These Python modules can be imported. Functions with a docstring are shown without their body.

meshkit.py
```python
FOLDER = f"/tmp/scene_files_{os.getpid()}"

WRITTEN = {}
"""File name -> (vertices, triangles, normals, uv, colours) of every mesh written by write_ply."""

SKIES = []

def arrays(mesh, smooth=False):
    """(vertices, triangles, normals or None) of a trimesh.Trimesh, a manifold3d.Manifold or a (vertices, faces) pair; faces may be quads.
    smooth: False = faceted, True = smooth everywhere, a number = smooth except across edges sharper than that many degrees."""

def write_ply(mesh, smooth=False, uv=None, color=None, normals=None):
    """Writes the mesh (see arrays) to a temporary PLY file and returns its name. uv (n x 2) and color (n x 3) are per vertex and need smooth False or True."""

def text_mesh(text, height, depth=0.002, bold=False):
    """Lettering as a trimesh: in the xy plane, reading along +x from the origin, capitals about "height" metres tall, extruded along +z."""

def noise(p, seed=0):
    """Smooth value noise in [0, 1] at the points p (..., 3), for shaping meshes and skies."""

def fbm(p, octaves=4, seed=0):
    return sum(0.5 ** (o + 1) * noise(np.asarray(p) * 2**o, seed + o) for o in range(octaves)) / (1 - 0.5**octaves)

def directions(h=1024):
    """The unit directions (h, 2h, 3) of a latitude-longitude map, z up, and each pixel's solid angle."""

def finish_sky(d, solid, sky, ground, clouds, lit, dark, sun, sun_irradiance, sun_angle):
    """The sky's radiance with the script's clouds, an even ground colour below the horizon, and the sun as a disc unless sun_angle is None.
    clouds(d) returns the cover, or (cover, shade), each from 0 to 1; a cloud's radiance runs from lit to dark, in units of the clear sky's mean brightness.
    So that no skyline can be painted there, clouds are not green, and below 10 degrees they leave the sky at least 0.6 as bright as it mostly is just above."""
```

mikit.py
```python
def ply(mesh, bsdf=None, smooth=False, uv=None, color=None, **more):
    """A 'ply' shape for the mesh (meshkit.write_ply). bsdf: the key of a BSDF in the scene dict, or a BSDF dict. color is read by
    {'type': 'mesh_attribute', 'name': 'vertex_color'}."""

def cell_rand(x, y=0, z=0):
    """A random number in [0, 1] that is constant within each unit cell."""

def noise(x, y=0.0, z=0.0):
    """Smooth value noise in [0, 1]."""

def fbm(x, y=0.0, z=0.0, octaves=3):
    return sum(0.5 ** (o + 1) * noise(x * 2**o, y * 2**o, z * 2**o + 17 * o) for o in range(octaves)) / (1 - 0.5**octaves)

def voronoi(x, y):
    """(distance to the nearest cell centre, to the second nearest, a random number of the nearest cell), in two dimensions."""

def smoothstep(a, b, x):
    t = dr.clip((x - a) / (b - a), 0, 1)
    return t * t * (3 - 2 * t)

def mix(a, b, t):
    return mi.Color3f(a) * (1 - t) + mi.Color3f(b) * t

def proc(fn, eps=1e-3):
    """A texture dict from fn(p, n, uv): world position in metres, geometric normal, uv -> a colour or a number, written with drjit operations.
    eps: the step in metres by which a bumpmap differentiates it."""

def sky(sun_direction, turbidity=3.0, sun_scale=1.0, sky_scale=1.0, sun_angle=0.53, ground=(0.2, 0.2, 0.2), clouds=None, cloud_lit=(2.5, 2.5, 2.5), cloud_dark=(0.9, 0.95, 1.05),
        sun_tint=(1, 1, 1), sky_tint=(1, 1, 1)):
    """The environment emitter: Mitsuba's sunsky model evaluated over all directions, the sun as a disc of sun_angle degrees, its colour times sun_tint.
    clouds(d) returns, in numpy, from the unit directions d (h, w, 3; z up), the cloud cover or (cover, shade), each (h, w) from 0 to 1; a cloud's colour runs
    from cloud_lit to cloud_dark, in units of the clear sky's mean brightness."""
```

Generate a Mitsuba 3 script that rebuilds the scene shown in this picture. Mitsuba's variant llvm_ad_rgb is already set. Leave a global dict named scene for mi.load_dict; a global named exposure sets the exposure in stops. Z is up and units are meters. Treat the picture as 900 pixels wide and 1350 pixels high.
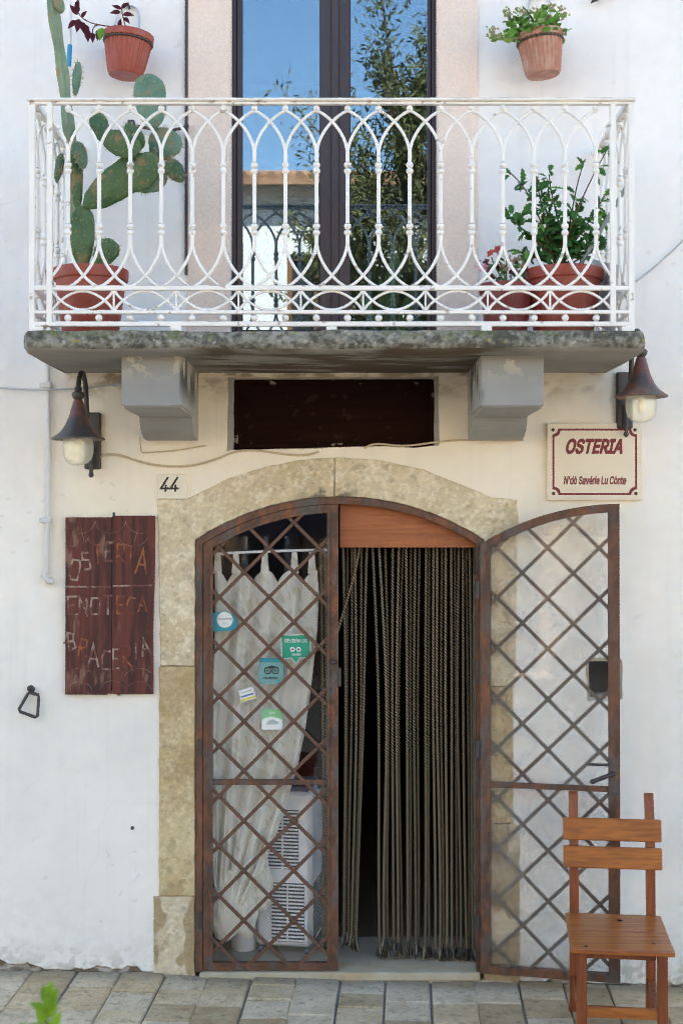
import math, random
import numpy as np, trimesh, manifold3d, drjit as dr, mitsuba as mi
import mikit, meshkit
from mikit import proc, noise, fbm, voronoi, cell_rand, smoothstep, mix
from shapely.geometry import Polygon, LineString, Point, box as sbox, MultiPolygon
from shapely import affinity
from shapely.ops import unary_union

T = mi.ScalarTransform4f
scene = {'type': 'scene'}
labels = {}

# ------------------------------------------------------------------ camera, light, exposure
CAMD, CAMZ, F = 5.5, 1.9, 1705.0       # metres to the facade, eye height, focal length in photo pixels
scene['camera'] = {
    'type': 'thinlens', 'fov_axis': 'x', 'fov': math.degrees(2 * math.atan(450 / F)),
    'aperture_radius': 0.0034, 'focus_distance': 5.35,
    'to_world': T().look_at(origin=[0, -CAMD, CAMZ], target=[0, 0, CAMZ + CAMD * 15 / F], up=[0, 0, 1]),
    'near_clip': 0.05, 'far_clip': 2000.0,
    'film': {'type': 'hdrfilm', 'width': 682, 'height': 1024},
    'sampler': {'type': 'independent', 'sample_count': 64}}
scene['sky'] = mikit.sky((0.30, 0.78, 0.80), turbidity=2.3, sky_tint=(1.17, 1.02, 0.86), ground=(0.25, 0.23, 0.2))
exposure = 4.03

# ------------------------------------------------------------------ helpers
def P(px, py, d=0.0):
    s = (CAMD - d) / F
    return np.array([(px - 450) * s, -d, CAMZ - (py - 690) * s])
def gz(x, y):                     # the pavement: falls gently to the right and away from the wall
    return -0.028 - 0.0245 * x + 0.02 * y
def key_for(base):
    if base not in scene: return base
    i = 1
    while f'{base}_{i:03d}' in scene: i += 1
    return f'{base}_{i:03d}'
def add(base, mesh, bsdf, smooth=False, color=None, label=None, kind=None, **more):
    if isinstance(mesh, list): mesh = cat(mesh)
    k = key_for(base)
    scene[k] = mikit.ply(mesh, bsdf, smooth=smooth, color=color, **more)
    L = {}
    if label: L['label'] = label
    if kind: L['kind'] = kind
    if L: labels[k] = L
    return k
def thing(key, label, cat_, group=None):
    labels[key] = {**labels.get(key, {}), 'label': label, 'category': cat_}
    if group: labels[key]['group'] = group
    return key
def cat(ms): return trimesh.util.concatenate(ms)
def tm(v, f): return trimesh.Trimesh(np.asarray(v, float), np.asarray(f, int), process=False)
def bx(x0, x1, y0, y1, z0, z1, c=0.0):
    a, b = np.array([x0, y0, z0], float), np.array([x1, y1, z1], float)
    a, b = np.minimum(a, b), np.maximum(a, b)
    if c <= 0:
        m = trimesh.creation.box(extents=b - a); m.apply_translation((a + b) / 2); return m
    c = min(c, 0.45 * (b - a).min())
    pts = []
    for i in (0, 1):
        for j in (0, 1):
            for k in (0, 1):
                q = np.array([(a, b)[i][0], (a, b)[j][1], (a, b)[k][2]])
                s = np.array([1 - 2 * i, 1 - 2 * j, 1 - 2 * k]) * c
                for ax in range(3):
                    o = s.copy(); o[ax] = 0; pts.append(q + o)
    return hull(pts)
def hull(pts):
    m = manifold3d.Manifold.hull_points(np.asarray(pts, float)).to_mesh()
    return tm(m.vert_properties[:, :3], m.tri_verts)
def xz(m, y1):                     # (a, b, h) -> (a, y1 - h, b)
    M = np.array([[1, 0, 0, 0], [0, 0, -1, y1], [0, 1, 0, 0], [0, 0, 0, 1.0]])
    m.apply_transform(M); return m
def extr(poly, y0, y1):
    gs = getattr(poly, 'geoms', [poly])
    return cat([xz(trimesh.creation.extrude_polygon(g, y1 - y0, engine='earcut'), y1) for g in gs if g.area > 1e-9])
def bevel_extr(poly, y0, y1, c):
    """An outline in the xz plane from y0 (front) to y1 with its front edge chamfered by c."""
    poly = poly if poly.geom_type == 'Polygon' else max(poly.geoms, key=lambda g: g.area)
    ring = np.array(poly.exterior.coords)[:-1]
    if Polygon(ring).exterior.is_ccw is False: ring = ring[::-1]
    n = len(ring)
    e = np.roll(ring, -1, 0) - ring; e /= np.linalg.norm(e, axis=1, keepdims=True) + 1e-12
    nn = np.stack([-e[:, 1], e[:, 0]], 1); m = nn + np.roll(nn, 1, 0)
    m /= np.maximum((m * nn).sum(1, keepdims=True), 0.35)
    inner = ring + m * c
    v = np.vstack([np.c_[ring[:, 0], np.full(n, y1), ring[:, 1]], np.c_[ring[:, 0], np.full(n, y0 + c), ring[:, 1]], np.c_[inner[:, 0], np.full(n, y0), inner[:, 1]]])
    f = []
    for i in range(n):
        j = (i + 1) % n
        for k in (0, n): f += [[i + k, j + k, j + k + n], [i + k, j + k + n, i + k + n]]
    vv, ff = trimesh.creation.triangulate_polygon(Polygon(inner).buffer(0), engine='earcut')
    if len(vv) == n or True:
        b = len(v); v = np.vstack([v, np.c_[vv[:, 0], np.full(len(vv), y0), vv[:, 1]]])
        f += [[b + a, b + q, b + r] for a, q, r in ff]
    return fixn(tm(v, f))
def fixn(m):
    m.merge_vertices(); trimesh.repair.fix_normals(m); return m
def rough(poly, amp, step=0.02, seed=0, freq=14):
    p = poly.segmentize(step)
    def ring(r):
        c = np.array(r.coords)[:-1]
        q = np.c_[c * freq, np.full(len(c), seed * 3.1)]
        dx = meshkit.fbm(q, 3, seed) - 0.5; dz = meshkit.fbm(q + 40, 3, seed + 7) - 0.5
        return c + np.c_[dx, dz] * 2 * amp
    return Polygon(ring(p.exterior), [ring(i) for i in p.interiors]).buffer(0)
def tube(pts, r, sides=8, cap=True, closed=False):
    p = np.asarray(pts, float); n = len(p); r = np.broadcast_to(r, (n,)).astype(float)
    t = np.roll(p, -1, 0) - np.roll(p, 1, 0) if closed else np.gradient(p, axis=0)
    t /= np.linalg.norm(t, axis=1, keepdims=True) + 1e-12
    a = np.cross(t[0], [0, 0, 1.0] if abs(t[0][2]) < 0.9 else [1.0, 0, 0]); a /= np.linalg.norm(a)
    A = []
    for i in range(n):
        a = a - t[i] * (a @ t[i]); a /= np.linalg.norm(a) + 1e-12; A.append(a)
    A = np.array(A); B = np.cross(t, A)
    ang = np.arange(sides) * 2 * np.pi / sides
    v = p[:, None] + r[:, None, None] * (np.cos(ang)[None, :, None] * A[:, None] + np.sin(ang)[None, :, None] * B[:, None])
    v = v.reshape(-1, 3); f = []
    m = n if closed else n - 1
    for i in range(m):
        i2 = (i + 1) % n
        for j in range(sides):
            k = (j + 1) % sides
            f += [[i * sides + j, i * sides + k, i2 * sides + k], [i * sides + j, i2 * sides + k, i2 * sides + j]]
    if cap and not closed:
        v = np.vstack([v, p[0], p[-1]]); c0, c1 = len(v) - 2, len(v) - 1
        for j in range(sides):
            k = (j + 1) % sides
            f += [[c0, k, j], [c1, (n - 1) * sides + j, (n - 1) * sides + k]]
    return tm(v, f)
def spline(pts, n=24):
    from scipy.interpolate import CubicSpline
    p = np.asarray(pts, float); t = np.r_[0, np.cumsum(np.linalg.norm(np.diff(p, axis=0), axis=1))]
    return CubicSpline(t, p)(np.linspace(0, t[-1], n))
def lathe(prof, sides=32, at=(0, 0, 0), flute=None):
    prof = np.asarray(prof, float); n = len(prof); ang = np.arange(sides) * 2 * np.pi / sides
    v = []
    for i, (r, z) in enumerate(prof):
        rr = np.full(sides, r)
        if flute is not None and flute[0] <= i <= flute[1]: rr = rr * (1 + flute[3] * np.cos(ang * flute[2]))
        v.append(np.c_[rr * np.cos(ang), rr * np.sin(ang), np.full(sides, z)])
    v = np.vstack(v); f = []
    for i in range(n - 1):
        for j in range(sides):
            k = (j + 1) % sides
            f += [[i * sides + j, i * sides + k, (i + 1) * sides + k], [i * sides + j, (i + 1) * sides + k, (i + 1) * sides + j]]
    v = np.vstack([v, [0, 0, prof[0][1]], [0, 0, prof[-1][1]]])
    for j in range(sides):
        k = (j + 1) % sides
        f += [[len(v) - 2, k, j], [len(v) - 1, (n - 1) * sides + j, (n - 1) * sides + k]]
    m = tm(v, f); m.apply_translation(at); return m
def ball(c, r, sub=2):
    m = trimesh.creation.icosphere(sub, 1.0); m.apply_scale(r); m.apply_translation(c); return m
def rotm(axis, deg, pt=(0, 0, 0)): return trimesh.transformations.rotation_matrix(math.radians(deg), axis, pt)
def basis(d, up, at):
    d = np.asarray(d, float) / np.linalg.norm(d); u = np.asarray(up, float); u = u - d * (u @ d); u /= np.linalg.norm(u) + 1e-9
    M = np.eye(4); M[:3, 0], M[:3, 1], M[:3, 2], M[:3, 3] = d, np.cross(u, d), u, at
    return M
def leaf(L, W, kind='oval', curl=0.2, fold=0.25, n=6):
    v, f = [], []
    for i in range(n + 1):
        t = i / n
        w = W / 2 * math.sin(math.pi * min(1, 0.04 + 0.96 * t) ** 0.8) if kind != 'round' else W / 2 * math.sin(math.pi * t) ** 0.45
        if kind == 'holly': w = W / 2 * (math.sin(math.pi * t) ** 0.6) * (1.25 if i % 2 else 0.62)
        if kind == 'lance': w = W / 2 * math.sin(math.pi * (t ** 1.15)) ** 0.8
        if t in (0, 1): w = W * 0.02
        z = -curl * L * t * t
        v += [[t * L, -w, z + fold * w], [t * L, 0, z], [t * L, w, z + fold * w]]
    for i in range(n):
        a, b = 3 * i, 3 * i + 3
        f += [[a, b, b + 1], [a, b + 1, a + 1], [a + 1, b + 1, b + 2], [a + 1, b + 2, a + 2]]
    return tm(v, f)
def put(m, M): m = m.copy(); m.apply_transform(M); return m

# ------------------------------------------------------------------ materials
def two(b): return {'type': 'twosided', 'bsdf': b}
def prin(col, rough_=0.5, **k):
    c = col if isinstance(col, dict) else {'type': 'rgb', 'value': list(col)}
    return {'type': 'principled', 'base_color': c, 'roughness': rough_, **k}
def mat(name, col, rough_=0.5, bump=None, scale=1.0, eps=1e-3, **k):
    b = prin(col if not callable(col) else proc(col), rough_, **k)
    if bump is not None: b = {'type': 'bumpmap', 'tex': proc(bump, eps=eps), 'scale': scale, 'bsdf': b}
    scene[name] = two(b)
    return name
C = mi.Color3f
def fbm(x, y=0.0, z=0.0, octaves=3):
    """Like mikit.fbm, every octave turned so that no grid shows."""
    x, y, z = mi.Float(x), mi.Float(y), mi.Float(z); s, w, t = 0.0, 0.5, 0.0
    x, y, z = 0.80 * x + 0.48 * y + 0.36 * z, -0.60 * x + 0.64 * y + 0.48 * z, -0.60 * y + 0.80 * z + 3.7
    for o in range(octaves):
        s = s + w * noise(x, y, z); t += w; w *= 0.55
        x, y, z = 1.7 * x + 1.1 * y + 0.4 * z + 5.3, -1.0 * x + 1.6 * y + 0.75 * z + 1.9, 0.1 * x - 0.8 * y + 1.9 * z + 8.1
    return s / t
def soft(a, b, v): return smoothstep(a, b, v)

def plaster_col(p, n, uv):
    big = fbm(p.x * 1.3, p.z * 1.3, 3.0, 4); fine = fbm(p.x * 22, p.z * 22, 7.0, 3)
    c = mix(mix((0.80, 0.765, 0.70), (0.80, 0.79, 0.775), smoothstep(2.3, 2.7, p.z)), mix((0.72, 0.69, 0.635), (0.745, 0.735, 0.72), smoothstep(2.3, 2.7, p.z)), smoothstep(0.35, 0.75, big))
    # an older cream coat round the lintel, under the balcony
    mx = smoothstep(-1.33, -1.12, p.x + 0.16 * (fbm(p.z * 5, 9.0, 1.0) - 0.5)) * (1 - smoothstep(1.05, 1.32, p.x + 0.2 * (fbm(p.z * 4, 2.0, 6.0) - 0.5)))
    mz = smoothstep(1.35, 2.05, p.z + 0.5 * (fbm(p.x * 3, p.z * 3, 5.0) - 0.5)) * (1 - smoothstep(2.56, 2.6, p.z))
    c = mix(c, (0.80, 0.72, 0.575), mx * mz * 0.85)
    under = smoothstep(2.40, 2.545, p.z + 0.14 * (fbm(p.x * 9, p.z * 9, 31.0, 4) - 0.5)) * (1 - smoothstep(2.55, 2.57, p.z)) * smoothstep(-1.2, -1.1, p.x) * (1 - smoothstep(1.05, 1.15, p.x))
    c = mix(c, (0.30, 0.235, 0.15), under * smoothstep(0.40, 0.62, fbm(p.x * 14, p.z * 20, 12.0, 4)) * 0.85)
    # rain streaks and scuffs
    st = fbm(p.x * 30, p.z * 1.2, 4.0, 3)
    c = c * (1 - 0.035 * smoothstep(0.55, 0.8, st))
    low = (1 - smoothstep(0.0, 0.55, p.z + 0.5 * (fbm(p.x * 4, p.z * 5, 8.0) - 0.5)))
    c = mix(c, (0.50, 0.47, 0.41), low * 0.33 * smoothstep(0.3, 0.7, fine))
    wx, wz = p.x + 0.10 * (fbm(p.x * 6, p.z * 6, 41.0) - 0.5), p.z + 0.10 * (fbm(p.x * 6, p.z * 6, 52.0) - 0.5)
    v1, v2, vr = voronoi(wx * 1.5, wz * 1.1)
    crack = (1 - smoothstep(0.002, 0.006, v2 - v1)) * smoothstep(0.50, 0.60, fbm(p.x * 1.7, p.z * 1.7, 61.0))
    c = mix(c, (0.36, 0.32, 0.26), crack * 0.10)
    c = mix(c, (0.40, 0.35, 0.27), (1 - smoothstep(-0.02, 0.16, p.z + 0.16 * (fbm(p.x * 12, p.z * 12, 71.0, 4) - 0.5))) * smoothstep(0.42, 0.6, fbm(p.x * 24, p.z * 24, 5.0, 4)) * 0.6)
    spots = smoothstep(0.74, 0.80, fbm(p.x * 30, p.z * 30, 1.7, 2)) * smoothstep(0.5, 0.62, fbm(p.x * 2.1, p.z * 2.1, 9.3, 2))
    c = mix(c, (0.42, 0.38, 0.32), spots * 0.2)
    return c * (0.96 + 0.08 * fine)
def plaster_bump(p, n, uv):
    return fbm(p.x * 7, p.z * 7, 2.0, 4) * 0.011 + fbm(p.x * 70, p.z * 70, 3.0, 3) * 0.003
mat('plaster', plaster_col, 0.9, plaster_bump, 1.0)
mat('old_mortar', lambda p, n, uv: mix((0.30, 0.25, 0.18), (0.55, 0.50, 0.42), fbm(p.x * 18, p.z * 18, p.y * 18)), 0.95,
    lambda p, n, uv: fbm(p.x * 40, p.z * 40, p.y * 40, 3) * 0.012)
mat('foot_mortar', lambda p, n, uv: mix((0.16, 0.12, 0.08), (0.46, 0.41, 0.33), smoothstep(0.35, 0.65, fbm(p.x * 30, p.z * 40, p.y * 18, 4))), 0.95, lambda p, n, uv: fbm(p.x * 40, p.z * 40, p.y * 40, 3) * 0.02)
mat('peach_stone', lambda p, n, uv: mix((0.70, 0.575, 0.49), (0.765, 0.645, 0.56), fbm(p.x * 6, p.z * 3, 1.0)) * (0.93 + 0.14 * noise(p.x * 160, p.z * 160, 2.0)), 0.85,
    lambda p, n, uv: fbm(p.x * 120, p.z * 120, 2.0, 2) * 0.0016)
def stone_fn(ca, cb, limeamt, wetamt, seed):
    def fn(p, n, uv):
        a = fbm(p.x * 4 + seed, p.z * 4, 2.0, 4); f = fbm(p.x * 70, p.z * 70, 4.0, 4); m = fbm(p.x * 19, p.z * 19, 6.0 + seed, 4)
        c = mix(ca, cb, smoothstep(0.3, 0.7, 0.6 * a + 0.4 * m))
        lime = smoothstep(0.47, 0.66, 0.5 * fbm(p.x * 26, p.z * 22, 11.0, 4) + 0.5 * f)
        c = mix(c, (0.72, 0.65, 0.51), lime * limeamt)
        wet = smoothstep(0.47, 0.52, fbm(p.x * 7, p.z * 4.2, 21.0 + seed, 4))
        c = mix(c, (0.27, 0.175, 0.07), wet * wetamt)
        soot = smoothstep(0.40, 0.58, m) * (1 - smoothstep(0.0, 0.05, dr.abs(dr.sqrt(dr.square(p.x + 0.02) + dr.square(p.z - 0.906)) - 1.12))) * (1 - smoothstep(0.05, 0.16, dr.abs(p.x + 0.06)))
        c = mix(c, (0.05, 0.04, 0.03), soot * 0.85)
        pit = smoothstep(0.60, 0.70, fbm(p.x * 38, p.z * 38, 15.0, 3))
        return mix(c, (0.20, 0.15, 0.085), pit * 0.28) * (0.78 + 0.46 * f)
    return fn
SB = lambda p, n, uv: fbm(p.x * 14, p.z * 14, 1.0, 4) * 0.014 + fbm(p.x * 65, p.z * 65, 6.0, 4) * 0.0065
mat('limestone_arch', stone_fn((0.53, 0.43, 0.265), (0.64, 0.55, 0.385), 0.6, 0.06, 0), 0.9, SB)
mat('limestone_jamb', stone_fn((0.46, 0.34, 0.17), (0.56, 0.45, 0.26), 0.22, 0.35, 3.1), 0.9, SB)
mat('limestone_base', stone_fn((0.52, 0.42, 0.27), (0.60, 0.51, 0.36), 0.4, 0.7, 7.7), 0.9, SB)
def slab_col(p, n, uv):
    f = fbm(p.x * 60, p.z * 60, p.y * 60, 4); b = fbm(p.x * 5, p.y * 5, p.z * 9, 3)
    side = mix((0.07, 0.067, 0.05), (0.27, 0.26, 0.215), smoothstep(0.34, 0.68, f * 0.65 + b * 0.35))
    moss = smoothstep(0.55, 0.63, fbm(p.x * 14, p.z * 20, 3.3, 3)) * smoothstep(2.56, 2.60, p.z)
    side = mix(side, (0.10, 0.115, 0.03), moss * 0.5)
    side = mix(side, (0.30, 0.27, 0.05), smoothstep(0.90, 0.95, noise(p.x * 33, p.z * 33, 8.0)) * 0.6)
    side = mix(side, (0.52, 0.51, 0.47), smoothstep(0.70, 0.8, fbm(p.x * 50, p.z * 50, 18.0, 2)) * 0.35)
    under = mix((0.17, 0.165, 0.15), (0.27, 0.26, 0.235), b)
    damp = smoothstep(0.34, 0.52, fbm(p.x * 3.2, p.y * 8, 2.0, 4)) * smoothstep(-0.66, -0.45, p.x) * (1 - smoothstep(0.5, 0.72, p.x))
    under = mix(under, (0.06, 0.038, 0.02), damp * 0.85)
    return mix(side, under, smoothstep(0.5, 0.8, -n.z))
mat('slab_concrete', slab_col, 0.95, lambda p, n, uv: fbm(p.x * 35, p.z * 35, p.y * 35, 4) * 0.010)
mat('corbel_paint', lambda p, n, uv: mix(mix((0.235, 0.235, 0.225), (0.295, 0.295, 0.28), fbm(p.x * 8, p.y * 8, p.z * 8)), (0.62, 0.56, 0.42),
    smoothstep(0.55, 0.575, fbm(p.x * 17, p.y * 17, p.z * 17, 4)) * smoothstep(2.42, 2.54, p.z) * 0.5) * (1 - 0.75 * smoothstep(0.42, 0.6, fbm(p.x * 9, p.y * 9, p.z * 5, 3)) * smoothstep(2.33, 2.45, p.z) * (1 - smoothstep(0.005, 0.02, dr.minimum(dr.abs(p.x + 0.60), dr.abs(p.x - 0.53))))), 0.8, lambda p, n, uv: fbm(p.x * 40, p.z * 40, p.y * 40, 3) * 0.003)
mat('grey_mortar', lambda p, n, uv: mix((0.24, 0.23, 0.21), (0.36, 0.34, 0.31), fbm(p.x * 25, p.y * 25, p.z * 25)), 0.95)
def iron_white(p, n, uv):
    chip = smoothstep(0.70, 0.76, fbm(p.x * 34, p.z * 34, p.y * 34, 3))
    c = mix((0.80, 0.79, 0.76), (0.70, 0.69, 0.65), fbm(p.x * 12, p.z * 12, p.y * 5))
    top = smoothstep(0.3, 0.8, n.z) * smoothstep(0.42, 0.58, fbm(p.x * 16, p.y * 16, p.z * 16, 3))
    c = mix(c, (0.16, 0.13, 0.09), top * 0.8)
    return mix(c, (0.18, 0.09, 0.04), chip * 0.55)
mat('white_iron', iron_white, 0.42)
def rust_col(p, n, uv):
    f = fbm(p.x * 22, p.z * 9, p.y * 22, 4); g = fbm(p.x * 90, p.z * 60, p.y * 90, 3)
    c = mix((0.085, 0.045, 0.030), (0.165, 0.07, 0.036), smoothstep(0.3, 0.7, f))
    c = mix(c, (0.27, 0.095, 0.035), smoothstep(0.50, 0.72, fbm(p.x * 45, p.z * 14, 3.0 + p.y * 9, 3)) * 0.65)
    c = mix(c, (0.11, 0.105, 0.10), smoothstep(0.50, 0.70, fbm(p.x * 38, p.z * 10, 13.0, 3)) * 0.7)
    return c * (0.52 + 0.5 * g)
mat('rusty_iron', rust_col, 0.62, lambda p, n, uv: fbm(p.x * 120, p.z * 120, p.y * 120, 3) * 0.002)
mat('lattice_iron', lambda p, n, uv: mix((0.072, 0.038, 0.025), (0.145, 0.068, 0.04), fbm(p.x * 22, p.z * 22, p.y * 22, 3)), 0.55)
mat('dark_iron', lambda p, n, uv: mix((0.022, 0.022, 0.024), (0.06, 0.05, 0.045), fbm(p.x * 40, p.z * 40, p.y * 40)), 0.45)
mat('lamp_shade', lambda p, n, uv: mix((0.05, 0.045, 0.045), (0.13, 0.052, 0.042), smoothstep(0.40, 0.62, fbm(p.x * 12, p.z * 14, p.y * 12, 3)) ), 0.38)
mat('door_brown', lambda p, n, uv: mix((0.030, 0.020, 0.026), (0.042, 0.029, 0.036), fbm(p.x * 60, p.z * 3, 1.0)), 0.35)
def wood_fn(light, dark, ax, f=1.0):
    def fn(p, n, uv):
        q = (p.x, p.y, p.z); s = [70.0 * f] * 3; s[ax] = 3.5
        g = fbm(q[0] * s[0], q[1] * s[1], q[2] * s[2], 4)
        s2 = [11.0] * 3; s2[ax] = 1.1
        w = noise(q[0] * s2[0], q[1] * s2[1], q[2] * s2[2])
        ring = 0.5 + 0.5 * dr.sin(50 * w + 9 * g)
        return mix(light, dark, dr.clip(0.55 * smoothstep(0.3, 0.75, g) + 0.35 * ring, 0, 1))
    return fn
mat('chair_wood_x', wood_fn((0.37, 0.115, 0.019), (0.19, 0.05, 0.009), 0), 0.32, clearcoat=0.5, clearcoat_gloss=0.75)
mat('chair_wood_z', wood_fn((0.24, 0.058, 0.013), (0.12, 0.027, 0.007), 2), 0.35, clearcoat=0.4, clearcoat_gloss=0.7)
mat('header_wood', wood_fn((0.36, 0.115, 0.035), (0.23, 0.065, 0.02), 0), 0.5)
mat('lintel_wood', lambda p, n, uv: mix(mix((0.010, 0.004, 0.003), (0.026, 0.010, 0.007), fbm(p.x * 4, p.z * 40, 1.0, 3)), (0.30, 0.27, 0.22), smoothstep(0.69, 0.73, fbm(p.x * 26, p.z * 26, 3.0, 3)) * (1 - smoothstep(0.078, 0.086, p.y)) * 0.8), 0.85, specular=0.05)
def plank_col(p, n, uv):
    g = fbm(p.x * 55, p.z * 3.0, 3.0, 4); w = fbm(p.x * 12, p.z * 6, 8.0, 3)
    c = mix((0.115, 0.025, 0.016), (0.045, 0.012, 0.009), smoothstep(0.35, 0.65, g))
    worn = smoothstep(0.58, 0.72, fbm(p.x * 40, p.z * 9, 5.0, 3)) * smoothstep(0.4, 0.6, w)
    return mix(c, (0.24, 0.13, 0.085), worn * 0.7)
mat('sign_plank', plank_col, 0.7, lambda p, n, uv: fbm(p.x * 110, p.z * 5, 1.0, 3) * 0.003)
def worn_letter(base):
    def fn(p, n, uv):
        return mix(base, (0.10, 0.02, 0.015), smoothstep(0.38, 0.60, fbm(p.x * 45, p.z * 30, 2.0, 3)) * 0.85)
    return fn
mat('letter_orange', worn_letter((0.25, 0.085, 0.035)), 0.8)
mat('letter_grey', worn_letter((0.30, 0.215, 0.175)), 0.8)
mat('scratch', worn_letter((0.24, 0.15, 0.12)), 0.8)
mat('sign_enamel', lambda p, n, uv: mix((0.72, 0.64, 0.50), (0.64, 0.55, 0.41), fbm(p.x * 7, p.z * 7, 4.0, 4)), 0.4)
mat('sign_red', (0.16, 0.008, 0.015), 0.5)
mat('black_paint', (0.015, 0.016, 0.018), 0.5)
mat('tile_cream', lambda p, n, uv: mix((0.74, 0.70, 0.58), (0.66, 0.60, 0.47), fbm(p.x * 30, p.z * 30, 4.0)), 0.45)
mat('pvc_grey', lambda p, n, uv: mix((0.62, 0.62, 0.60), (0.52, 0.51, 0.48), fbm(p.x * 20, p.z * 12, 4.0)), 0.5)
mat('cable_cream', lambda p, n, uv: mix((0.55, 0.46, 0.30), (0.42, 0.34, 0.22), fbm(p.x * 30, p.z * 30, 4.0)), 0.6)
mat('cable_grey', (0.42, 0.43, 0.43), 0.6)
def terra(a, b, lime):
    def fn(p, n, uv):
        c = mix(a, b, fbm(p.x * 14, p.z * 14, p.y * 14, 3))
        return mix(c, (0.55, 0.42, 0.36), smoothstep(0.40, 0.75, fbm(p.x * 26, p.z * 12, p.y * 26 + 4, 4)) * lime)
    return fn
mat('pot_red', terra((0.33, 0.055, 0.032), (0.26, 0.042, 0.026), 0.08), 0.42)
mat('pot_dark_red', terra((0.22, 0.03, 0.025), (0.16, 0.022, 0.02), 0.08), 0.45)
mat('pot_faded', terra((0.40, 0.19, 0.125), (0.34, 0.145, 0.095), 0.5), 0.6)
mat('soil', lambda p, n, uv: mix((0.03, 0.02, 0.013), (0.08, 0.055, 0.035), noise(p.x * 90, p.y * 90, p.z * 90)), 0.95)
def pad_fn(a, b):
    def fn(p, n, uv):
        c = mix(a, b, smoothstep(0.3, 0.7, fbm(p.x * 11, p.z * 11, p.y * 11, 3)))
        f, s, r = voronoi(p.x * 46 + 3.3, p.z * 46)
        c = mix(c, (0.36, 0.33, 0.16), (1 - smoothstep(0.06, 0.12, f)) * 0.5)
        return mix(c, (0.26, 0.17, 0.07), smoothstep(0.56, 0.72, fbm(p.x * 18, p.z * 18, 9.0, 4)) * 0.75)
    return fn
mat('pad_green', pad_fn((0.036, 0.092, 0.032), (0.068, 0.135, 0.05)), 0.5)
mat('pad_blue', pad_fn((0.075, 0.165, 0.11), (0.12, 0.215, 0.145)), 0.55)
mat('spine', (0.45, 0.40, 0.25), 0.6)
mat('column_green', pad_fn((0.14, 0.20, 0.12), (0.20, 0.26, 0.16)), 0.6)
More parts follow.
